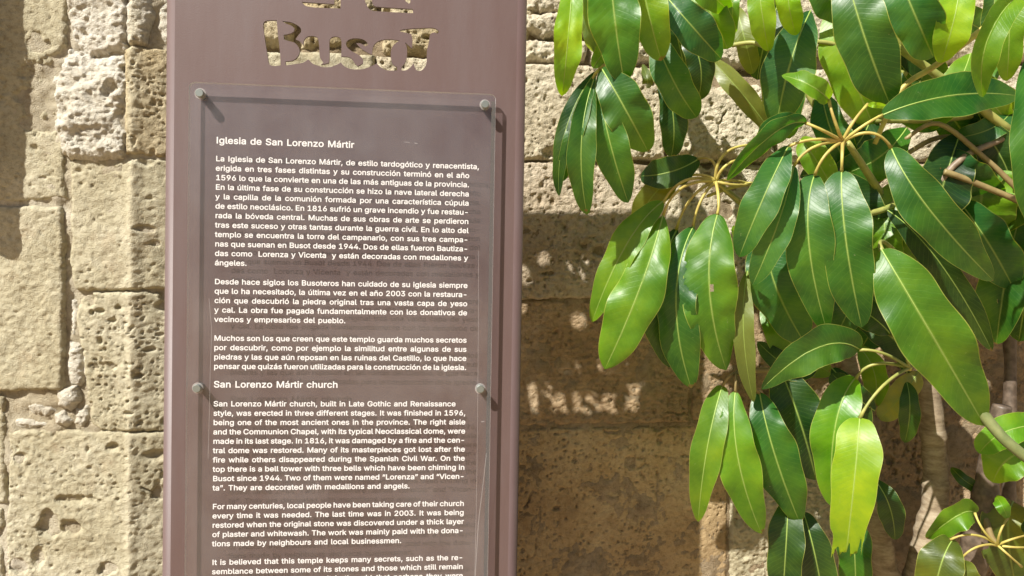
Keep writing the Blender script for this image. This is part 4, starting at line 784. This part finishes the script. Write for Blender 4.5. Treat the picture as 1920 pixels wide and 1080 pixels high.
def leaf(b, m_, t, W, key='g', Y=0.1, dy=None, roll=0.0, fold_=0.16, wave=0.10, prof=(1.12, 0.50), torn=0, curl=0.0, flip=False, sag=0.02, spots=()):
    """one leaf: midrib from b through m_ to t (photo pixels at the depths Y..Y+dy), W photo pixels across"""
    dy = (0.0, -sag, 0.01) if dy is None else dy
    B, M, T3 = (on(q[0], q[1], Y+d) for q, d in zip((b, m_, t), dy))
    C = 2*M-0.5*(B+T3)
    NU, NV = 44, 14
    u = np.linspace(0, 1, NU+1); v = np.linspace(-1, 1, NV+1)
    mid = bez([B, C, T3], u); Tn = np.gradient(mid, axis=0); Tn /= np.linalg.norm(Tn, axis=1)[:, None]
    Wm = 0.83*W*pxsize(Y)/2
    a_, b_ = prof
    wd = np.sin(np.pi*np.clip(u, 0.0, 1.0)**a_)**b_
    wd = wd*(1-0.25*np.exp(-((1-u)/0.03)))          # a drawn-out tip
    wd[0] = 0.02; wd[-1] = 0.015
    tw = (lr.random()-0.5)*1.1; ph = lr.random()*6.28; ph2 = lr.random()*6.28; s = lr.integers(1, 9999)
    V = []; UV = []
    for i in range(NU+1):
        t_ = Tn[i]; view = CAM-mid[i]; view /= np.linalg.norm(view)
        side = np.cross(t_, view); side /= np.linalg.norm(side); nn_ = np.cross(side, t_)
        if nn_@view < 0: nn_ = -nn_
        rl = math.radians(roll)*(0.5+0.5*u[i]) + tw*(u[i]-0.35)
        side, nn_ = side*math.cos(rl)+nn_*math.sin(rl), nn_*math.cos(rl)-side*math.sin(rl)
        for j in range(NV+1):
            vv = v[j]; sg = 1 if vv > 0 else -1
            w0 = Wm*wd[i]*(1+0.05*math.sin(8*u[i]+ph*sg)+0.045*math.sin(19*u[i]+ph2*sg))
            lift = fold_*abs(vv)*w0 - curl*w0*abs(vv)**2.5
            env = math.sin(math.pi*min(u[i]*1.02, 1))
            lift += wave*Wm*2.0*abs(vv)**1.6*env*(math.sin(u[i]*15+ph+(1.9 if sg > 0 else 0))+0.6*math.sin(u[i]*27+ph2*sg))*0.6
            lift += (0.0012*float(vnoise(np.array([u[i]*13+s]), np.array([vv*2.2]), int(s))[0]) + 0.0004*math.sin((u[i]-0.12*abs(vv))*17*2*math.pi+2*math.sin(u[i]*9+ph))*abs(vv)**.5)*env*min(1, W/90)*(2.4 if wave > 0.11 else 1.3 if wave > 0.07 else 0.7)
            q = mid[i]+side*vv*w0+nn_*lift
            uu = u[i]
            if torn and uu > 0.86:
                lim = 0.875+0.17*float(vnoise(np.array([vv*5.5+7.7]), np.array([0.5]), 5)[0])+0.03*vv
                if uu > lim:
                    k_ = max(lim-0.86, 0.004)/(uu-0.86); i0 = int(0.86*NU)
                    w1 = Wm*max(wd[i], 0.62)*vv
                    q0 = mid[i0]+side*w1+nn_*fold_*abs(w1); q = q0+(mid[i]-mid[i0])*k_
                else: q = mid[i]+side*vv*Wm*max(wd[i], 0.62)+nn_*lift
            V.append(q); UV.append((uu, vv))
    idx = np.arange((NU+1)*(NV+1)).reshape(NU+1, NV+1)
    fc = np.stack([idx[:-1, :-1].ravel(), idx[:-1, 1:].ravel(), idx[1:, 1:].ravel(), idx[1:, :-1].ravel()], 1)
    V = np.array(V)
    # face the camera side
    e1 = V[fc[:, 1]]-V[fc[:, 0]]; e2 = V[fc[:, 3]]-V[fc[:, 0]]; nrm = np.cross(e1, e2).mean(0)
    front = (nrm@(CAM-V.mean(0)) > 0)
    if front == flip: fc = fc[:, ::-1]
    for (cu_, cv_, rr_) in spots:                   # holes eaten through the blade
        UVa = np.array(UV); cc = UVa[fc].mean(1)
        fc = fc[((cc[:, 0]-cu_)/rr_)**2+((cc[:, 1]-cv_)/(rr_*3.2))**2 > 1]
    me = np_mesh('leaf', V, fc, True, UV)
    o = tp('leaf', me, M_LEAF)
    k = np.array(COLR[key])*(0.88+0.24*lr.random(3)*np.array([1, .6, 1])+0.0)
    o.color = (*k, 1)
    # midrib
    ii = np.arange(0, NU+1 if not torn else int(NU*0.93), 3); ctr = V.reshape(NU+1, NV+1, 3)[:, NV//2]
    rr = np.interp(u[ii], [0, 0.3, 1], [0.0011, 0.00065, 0.0002])*min(1.0, W/75)
    if W > 40:
        v_, f_ = tube(ctr[ii], rr, 5, False); link('midrib', np_mesh('midrib', v_, f_), M_RIB, o)
    return ctr[0]

def petiole(hub, base, Yh, Yb, arc=(0, 0), r0=0.0022, r1=0.0016, m_=None, name='petiole'):
    A = on(*hub, Yh); B = on(*base, Yb)
    mx_, my_ = (hub[0]+base[0])/2+arc[0]*1.0, (hub[1]+base[1])/2+arc[1]*1.0
    C = on(mx_, my_, (Yh+Yb)/2-0.012); C = 2*C-0.5*(A+B)
    P = bez([A, C, B], np.linspace(0, 1, 12))
    r = np.interp(np.linspace(0, 1, 12), [0, 0.1, 0.85, 1], [r0*1.5, r0, r1, r1*1.5])
    v_, f_ = tube(P, r, 8); tp(name, np_mesh(name, v_, f_), m_ or M_PET)

def branch(P, W0, W1, mt_, name='branch', k=6, rough=0.0, n_=10):
    """P: list of (px, py, Y); widths in photo pixels"""
    pts = smooth_path([on(a, b, c) for a, b, c in P], k); m_ = len(pts)
    Ys = pts[:, 1]; r = np.interp(np.linspace(0, 1, m_), [0, 1], [W0, W1])*np.array([pxsize(y) for y in Ys])/2
    if rough:
        s = np.cumsum(np.r_[0, np.linalg.norm(np.diff(pts, axis=0), axis=1)])
        r = r*(1+rough*0.9*fbm(s, s*0, 40, 5, 3)+rough*0.8*np.exp(-((s % 0.055)/0.055-0.5)**2/0.02))
        bm = [[rough*0.8*float(fbm(np.array([q*1.0]), np.array([j*0.03]), 55, 9, 2)[0]) for j in range(n_)] for q in s]
        v_, f_ = tube(pts, r, n_, True, bm)
    else: v_, f_ = tube(pts, r, n_)
    tp(name, np_mesh(name, v_, f_), mt_)

def ground_pt(px, py, Y):                 # the foot of a stem, straight below
    q = on(px, py, Y); return q

# trunks, from the ground up into the crown
def trunk(P, W0, W1, mt_, foot_dx=0.0):
    pts = [on(a, b, c) for a, b, c in P]; low = pts[-1].copy(); foot = low.copy(); foot[2] = -1.66; foot[0] += foot_dx
    midp = (low+foot)/2+np.array([0.01, 0, 0]); path = smooth_path([foot, midp]+pts[::-1], 14); m_ = len(path)
    r = np.interp(np.linspace(0, 1, m_), [0, 0.4, 1], [W0*1.15, W0, W1])*pxsize(P[0][2])/2
    s = np.cumsum(np.r_[0, np.linalg.norm(np.diff(path, axis=0), axis=1)]); n_ = 14
    r = r*(1+0.10*fbm(s, s*0, 30, 5, 3)+0.13*np.exp(-(((s+0.02) % 0.072)/0.072-0.5)**2/0.008))
    bm = [[0.10*float(fbm(np.array([q]), np.array([math.cos(j*2*math.pi/n_)*.03]), 60, 9, 2)[0]) for j in range(n_)] for q in s]
    v_, f_ = tube(path, r, n_, True, bm); tp('trunk', np_mesh('trunk', v_, f_), mt_)
trunk([(1690,300,.20),(1706,480,.20),(1728,640,.215),(1742,740,.22),(1752,850,.22),(1752,940,.22),(1738,1010,.22),(1722,1085,.22),(1715,1180,.22)], 52, 34, M_BARK)
trunk([(1560,560,.21),(1582,640,.22),(1600,720,.225),(1622,850,.23),(1640,960,.23),(1658,1060,.23),(1670,1180,.23)], 46, 22, M_BARK)
trunk([(1880,760,.16),(1858,860,.17),(1842,950,.18),(1826,1040,.19),(1812,1160,.20)], 62, 34, M_DARK)
trunk([(1884,380,.25),(1890,560,.255),(1894,680,.26),(1893,800,.26),(1890,1000,.265),(1890,1180,.265)], 26, 20, M_DARK)

# branches inside the crown
branch([(1706,480,.20),(1740,380,.17),(1800,300,.15),(1900,250,.15),(2000,180,.15)], 15, 11, M_TWIG)
branch([(1706,480,.20),(1660,380,.17),(1590,268,.075)], 22, 12, M_PETG)
branch([(1588,600,.21),(1500,480,.19),(1400,390,.16),(1344,342,.112)], 18, 11, M_PETG)
branch([(1728,640,.215),(1716,680,.15),(1706,690,.09)], 24, 14, M_TWIG)
branch([(1600,720,.225),(1500,700,.18),(1420,694,.15),(1376,700,.125)], 14, 9, M_PETB)
branch([(1842,950,.18),(1856,1000,.15),(1870,1022,.13)], 16, 10, M_PETB)
branch([(1900,250,.15),(1700,100,.14),(1450,-60,.12),(1300,-110,.10),(1160,-130,.09)], 18, 12, M_PETG)
branch([(1700,100,.14),(1620,-20,.12),(1590,-110,.09)], 14, 10, M_PETG)
branch([(1120,124,.065),(1136,112,.065),(1180,20,.08),(1200,-120,.10)], 8, 10, M_PETG)
branch([(1640,270,.13),(1690,168,.11),(1758,120,.105),(1866,36,.10),(1960,-40,.10)], 9, 15, M_PET)
branch([(1696,262,.16),(1760,232,.15),(1850,300,.14),(1930,375,.13),(2000,430,.13)], 8, 14, M_PETB)
branch([(1770,322,.15),(1800,332,.145),(1870,360,.14),(1990,410,.13)], 13, 12, M_PETB)
branch([(1624,402,.13),(1668,388,.14),(1700,358,.15),(1730,335,.16)], 12, 12, M_PETG)
branch([(1480,120,.17),(1545,228,.17),(1560,250,.18),(1600,330,.19)], 10, 14, M_PETG)
branch([(1498,78,.16),(1560,82,.15),(1620,110,.16),(1700,140,.15)], 8, 10, M_PETG)
branch([(1640,225,.17),(1740,225,.17),(1840,215,.17),(1960,200,.17)], 13, 13, M_PETG)
branch([(1600,330,.19),(1680,300,.18),(1760,258,.18),(1860,262,.18),(1960,240,.18)], 10, 10, M_PETB)
branch([(1372,85,.13),(1412,80,.12),(1440,92,.10)], 9, 8, M_PETG)
branch([(1832,760,.04),(1862,800,.03),(1896,835,.02),(1960,880,.01),(2040,900,.0)], 24, 20, M_STEM)
branch([(1660,330,.18),(1610,372,.18),(1560,420,.2)], 9, 8, M_PETB)

# --- leaves hanging into the picture from above
leaf((1077,-70),(1066,60),(1054,180), 62,'y',.03, wave=.13, roll=4)
leaf((1090,-70),(1104,20),(1122,102), 56,'p',.06)
leaf((1098,-90),(1108,0),(1128,120), 46,'o',.065, flip=True)
leaf((1140,-140),(1150,10),(1171,158), 110,'m',.01, wave=.13, prof=(1.1,.58))
leaf((1192,-120),(1211,0),(1240,114), 88,'l',.02, roll=-14, wave=.09)
leaf((1248,-8),(1296,48),(1352,110), 84,'b',.07, fold_=.22, roll=14)
leaf((1228,68),(1262,150),(1306,220), 80,'b',.10, fold_=.22)
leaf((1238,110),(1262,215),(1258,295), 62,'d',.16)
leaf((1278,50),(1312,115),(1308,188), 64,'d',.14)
leaf((1300,-30),(1338,35),(1364,92), 74,'l',.09, wave=.06)
leaf((1262,-70),(1322,-20),(1368,22), 60,'l',.06)
leaf((1384,-50),(1374,10),(1378,62), 30,'l',.08)
leaf((1380,10),(1398,80),(1412,138), 48,'o',.15, flip=True)
leaf((1455,262),(1395,180),(1328,106), 48,'o',.175, flip=True)
leaf((1418,-80),(1427,10),(1441,97), 60,'y',.06, roll=-10)
leaf((1478,-70),(1478,0),(1493,66), 56,'y',.07)
leaf((1515,-80),(1548,-20),(1576,40), 84,'g',.065, wave=.08)
leaf((1520,20),(1482,118),(1455,240), 112,'b',.12, wave=.07, fold_=.10, prof=(1.15,.6))
leaf((1582,-70),(1618,60),(1669,197), 126,'g',.05, prof=(1.25,.56), fold_=.12)
leaf((1672,-80),(1712,20),(1750,107), 112,'b',.08, fold_=.25)
leaf((1806,-70),(1790,30),(1764,118), 80,'y',.07, roll=16)
leaf((1965,-50),(1862,50),(1843,182), 62,'l',.0, flip=False, fold_=.5, roll=30, sag=.03)
leaf((1893,-80),(1893,40),(1888,152), 66,'l',.05)
leaf((1925,112),(1926,280),(1946,440), 70,'g',.0, roll=20)
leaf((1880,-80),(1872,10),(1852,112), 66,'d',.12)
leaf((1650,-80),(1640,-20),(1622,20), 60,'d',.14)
# cluster behind the two bright leaves
leaf((1118,134),(1062,240),(1048,368), 42,'d',.045, roll=-20)
leaf((1116,140),(1078,250),(1054,340), 44,'g',.04, roll=-30)
leaf((1113,150),(1090,270),(1101,403), 62,'g',.035, roll=12, fold_=.25)
leaf((1122,148),(1142,260),(1178,380), 80,'g',.045, fold_=.14)
leaf((1128,128),(1170,200),(1215,284), 100,'g',.035, roll=-10, fold_=.18)
leaf((1112,128),(1140,90),(1170,70), 50,'l',.07)
leaf((1205,120),(1214,150),(1212,160), 24,'o',.15)
for b_, a_ in (((1116,140),(-4,2)), ((1122,148),(2,2)), ((1128,128),(0,-2)), ((1112,150),(-6,0))): petiole((1136,122), b_, .065, .04, a_)

# --- cluster with the yellow stalks
H1 = (1342,340); HY = .105
for b_, yb, arc in (((1308,298),.13,(12,-16)), ((1416,272),.10,(-20,-18)), ((1282,332),.13,(4,-8)), ((1240,388),.12,(-10,-24)), ((1243,405),.09,(-14,-20)),
                    ((1268,430),.115,(-8,-14)), ((1299,427),.10,(-6,-8)), ((1345,402),.08,(4,4)), ((1398,300),.10,(-6,-12)), ((1404,344),.14,(0,-4)),
                    ((1392,378),.15,(2,6)), ((1410,345),.12,(0,4))):
    petiole(H1, b_, HY, yb, arc, .0021, .0015)
branch([(1404,346),(1380,352),(1330,366),(1310,372)] and [(1410,344,.13),(1370,352,.125),(1326,368,.12)], 8, 6, M_PET, 'petiole')
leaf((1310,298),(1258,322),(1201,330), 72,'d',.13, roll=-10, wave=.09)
leaf((1283,333),(1232,358),(1190,430), 62,'o',.15, flip=True)
leaf((1243,378),(1174,460),(1110,604), 72,'l',.10, roll=-25)
leaf((1243,404),(1200,540),(1134,692), 110,'l',.085, prof=(1.3,.50), roll=-10, wave=.12, curl=.25)
leaf((1270,428),(1234,560),(1262,690), 76,'d',.12, roll=10)
leaf((1300,425),(1268,560),(1296,728), 100,'g',.095, roll=-8, wave=.14, prof=(1.2,.48), curl=.2)
leaf((1346,400),(1330,540),(1362,694), 120,'m',.08, prof=(0.95,.50), wave=.12, curl=.15, fold_=.05, spots=[(0.50,-0.05,0.022)])
leaf((1441,445),(1452,530),(1508,642), 118,'b',.135, fold_=.2)
leaf((1402,508),(1394,620),(1413,754), 46,'o',.09, flip=True, roll=10)
leaf((1400,470),(1380,430),(1396,482), 20,'l',.08)

# --- the big cluster in front
H2 = (1580,265); Y2 = .06
for b_, yb, arc in (((1554,188),.05,(-2,0)), ((1627,196),.06,(-2,-4)), ((1654,216),.05,(4,-6)), ((1671,278),.045,(8,-22)), ((1578,322),.05,(0,0)), ((1528,328),.06,(-6,-6)),
                    ((1489,310),.06,(-8,-12)), ((1479,275),.055,(-6,-8)), ((1511,231),.05,(-4,-4))):
    petiole(H2, b_, Y2, yb, arc, .0022, .0016)
leaf((1554,187),(1518,160),(1466,141), 52,'l',.05, roll=-35, fold_=.35, prof=(.75,.6))
leaf((1627,196),(1642,197),(1664,200), 14,'y',.06)
leaf((1652,217),(1780,180),(1910,180), 100,'g',.05, prof=(1.0,.55), fold_=.10, roll=12)
leaf((1671,277),(1742,392),(1863,526), 104,'g',.045, prof=(1.1,.52), fold_=.12, sag=.03)
leaf((1578,320),(1586,450),(1616,614), 114,'g',.05, prof=(1.0,.48), fold_=.10)
leaf((1528,326),(1516,450),(1551,622), 104,'g',.065, prof=(1.0,.50), fold_=.12)
leaf((1489,310),(1458,420),(1411,534), 72,'b',.06, roll=16, fold_=.2)
leaf((1479,273),(1432,370),(1386,482), 82,'b',.055, fold_=.2, roll=-10)
leaf((1512,230),(1450,250),(1363,338), 58,'g',.052, roll=38, fold_=.3, curl=.3)
leaf((1506,222),(1455,238),(1418,280), 50,'b',.065)
# --- the large bright leaf and its neighbours
leaf((1653,468),(1737,610),(1846,798), 146,'m',.03, prof=(1.02,.55), fold_=.14, sag=.03)
petiole((1706,500),(1653,470),.19,.03,(-20,-30), .0028, .0022, M_PETG)
leaf((1664,394),(1762,492),(1860,658), 66,'d',.12, roll=-20, fold_=.3)
leaf((1657,392),(1660,440),(1668,525), 76,'l',.16)
leaf((1500,262),(1530,300),(1572,372), 66,'l',.12)
leaf((1700,400),(1690,450),(1704,520), 60,'l',.19)
# --- cluster below
H4 = (1704,690)
for b_, yb, arc in (((1611,656),.075,(0,-10)), ((1604,712),.10,(-14,-18)), ((1612,784),.06,(-6,-10)), ((1669,627),.10,(6,-6))): petiole(H4, b_, .085, yb, arc, .0021, .0017, M_PETG)
leaf((1612,655),(1532,652),(1428,730), 92,'g',.075, roll=14, fold_=.2, prof=(.85,.55))
leaf((1604,708),(1566,800),(1560,950), 96,'l',.10, prof=(.95,.5))
leaf((1612,783),(1603,890),(1585,1052), 104,'y',.06, prof=(.9,.42), torn=1, fold_=.08, wave=.04)
leaf((1669,626),(1630,590),(1570,556), 70,'d',.10)
leaf((1640,770),(1600,740),(1560,700), 60,'d',.16)
leaf((1722,696),(1690,742),(1648,786), 62,'p',.20)
leaf((1700,716),(1706,770),(1696,830), 46,'d',.17)
# --- lower middle cluster
H3 = (1380,700)
for b_, yb in (((1355,724),.12), ((1379,735),.11), ((1424,738),.12)): petiole(H3, b_, .125, yb, (0, -6), .002, .0016, M_PETB)
leaf((1355,722),(1326,840),(1309,978), 70,'l',.12, prof=(.85,.5), wave=.06)
leaf((1379,733),(1384,860),(1428,1001), 88,'l',.11, prof=(1.1,.5), curl=.15, spots=[(0.42,0.28,0.02)])
leaf((1424,735),(1452,850),(1500,981), 102,'g',.12, prof=(1.1,.5), curl=.2)
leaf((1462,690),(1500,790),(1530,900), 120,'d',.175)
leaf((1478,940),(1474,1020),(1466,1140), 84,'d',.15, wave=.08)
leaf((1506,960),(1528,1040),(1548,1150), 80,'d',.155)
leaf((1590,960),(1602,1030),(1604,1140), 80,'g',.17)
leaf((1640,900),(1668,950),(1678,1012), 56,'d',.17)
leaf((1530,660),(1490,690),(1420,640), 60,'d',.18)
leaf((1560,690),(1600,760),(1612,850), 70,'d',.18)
# --- right edge
leaf((1985,800),(1895,806),(1836,850), 74,'l',.10, roll=-15)
leaf((1985,850),(1905,852),(1862,905), 100,'l',.11, roll=10)
leaf((1850,920),(1816,906),(1784,876), 30,'d',.2)
H5 = (1870,1022)
for b_, arc in (((1889,972),(-4,0)), ((1925,1004),(0,-2)), ((1930,1026),(0,2)), ((1782,1012),(0,-14)), ((1828,962),(-4,4)), ((1915,1062),(0,0)), ((1800,1050),(-4,-10))):
    petiole(H5, b_, .12, .115, arc, .0017, .0013)
leaf((1788,1010),(1764,1060),(1748,1140), 96,'o',.12)
leaf((1800,1050),(1812,1090),(1822,1150), 70,'o',.11)
leaf((1828,962),(1796,966),(1738,1010), 66,'l',.13, roll=20, fold_=.4)
leaf((1889,972),(1880,950),(1868,930), 30,'l',.11)
leaf((1925,1004),(1960,990),(2010,980), 90,'d',.12)
leaf((1900,940),(1890,1000),(1905,1100), 120,'o',.17)
leaf((1930,1026),(1970,1040),(2030,1060), 90,'d',.12)
for (hx, hy), Yh, rr_ in (((1342,340),.105,.0042),((1580,265),.06,.0046),((1704,690),.085,.0042),((1380,700),.125,.003),((1870,1022),.12,.003)):
    c = on(hx, hy, Yh); V = []; fs = []
    for i in range(7):
        for j in range(12):
            th, ph_ = math.pi*i/6, 2*math.pi*j/12
            V.append(c+rr_*(1+0.18*math.sin(5*ph_)*math.sin(th))*np.array([math.sin(th)*math.cos(ph_), math.cos(th)*0.9, math.sin(th)*math.sin(ph_)]))
    for i in range(6):
        for j in range(12): fs.append((i*12+j, i*12+(j+1) % 12, (i+1)*12+(j+1) % 12, (i+1)*12+j))
    tp('bud', np_mesh('bud', V, fs), M_PET if Yh < .11 else M_PETG)
# --- leaves deep in the crown, in the shade of the others
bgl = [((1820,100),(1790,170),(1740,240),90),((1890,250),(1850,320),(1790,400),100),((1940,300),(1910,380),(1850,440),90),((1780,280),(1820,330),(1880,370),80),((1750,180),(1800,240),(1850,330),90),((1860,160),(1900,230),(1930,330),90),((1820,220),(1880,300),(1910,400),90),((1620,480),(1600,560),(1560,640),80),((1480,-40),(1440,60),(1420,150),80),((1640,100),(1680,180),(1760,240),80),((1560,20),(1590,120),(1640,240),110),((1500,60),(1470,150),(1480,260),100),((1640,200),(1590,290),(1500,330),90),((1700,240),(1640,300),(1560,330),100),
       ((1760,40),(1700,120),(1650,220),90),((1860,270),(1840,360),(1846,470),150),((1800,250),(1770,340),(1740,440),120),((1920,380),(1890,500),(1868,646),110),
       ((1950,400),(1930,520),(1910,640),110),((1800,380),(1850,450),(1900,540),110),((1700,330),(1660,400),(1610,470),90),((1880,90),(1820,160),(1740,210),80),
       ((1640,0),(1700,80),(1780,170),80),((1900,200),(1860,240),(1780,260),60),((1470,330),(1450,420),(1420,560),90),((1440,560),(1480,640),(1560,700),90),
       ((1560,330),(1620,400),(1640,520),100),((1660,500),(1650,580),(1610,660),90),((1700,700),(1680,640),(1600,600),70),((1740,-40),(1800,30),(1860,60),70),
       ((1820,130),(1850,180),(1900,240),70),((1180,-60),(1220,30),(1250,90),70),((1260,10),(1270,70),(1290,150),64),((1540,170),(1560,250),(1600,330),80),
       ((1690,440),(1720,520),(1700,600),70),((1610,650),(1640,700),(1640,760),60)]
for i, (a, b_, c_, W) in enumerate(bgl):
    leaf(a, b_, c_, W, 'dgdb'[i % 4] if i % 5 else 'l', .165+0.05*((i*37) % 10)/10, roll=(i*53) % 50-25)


# ------------------------------------------------------------------ added pipe, out of view, that casts the shadow at the left edge
def shadow_pipe_thing():
    r_ = 0.03; yc = FACE_L-0.05; xf = on(0, 300, FACE_L)[0]
    xc = xf+0.027-1.06*0.05-1.46*r_
    zb_ = on(0, 474, FACE_L)[2]+1.45*0.05+0.036
    root = link('shadow_pipe', None, label='grey metal pipe on brackets, added out of view to cast the left shadow', category='shadow_pipe')
    root.location = (xc, yc, zb_)
    me = plain('zinc', (0.35, 0.36, 0.36), 0.45, 0.7)[0]
    a = np.linspace(0, 2*math.pi, 24, endpoint=False); zs_ = [(0, r_*1.12), (0.006, r_*1.12), (0.03, r_), (1.6, r_)]
    V = [(rr*math.cos(t), rr*math.sin(t), z) for z, rr in zs_ for t in a]
    fs = [(i*24+j, i*24+(j+1) % 24, (i+1)*24+(j+1) % 24, (i+1)*24+j) for i in range(3) for j in range(24)]+[tuple(range(24))[::-1], tuple(range(72, 96))]
    link('shadow_pipe_tube', np_mesh('shadow_pipe_tube', V, fs), me, root)
    for z in (0.25, 1.2):
        V = [((r_+0.003)*math.cos(t), (r_+0.003)*math.sin(t), zz) for zz in (z, z+0.02) for t in a]
        fs = [(j, (j+1) % 24, 24+(j+1) % 24, 24+j) for j in range(24)]
        link('bracket', np_mesh('bracket', V, fs), me, root)
        link('bracket_arm', np_mesh('bracket_arm', *box(-0.005, 0.005, r_, FACE_L-yc+0.01, z+0.005, z+0.015), False), me, root)
shadow_pipe_thing()
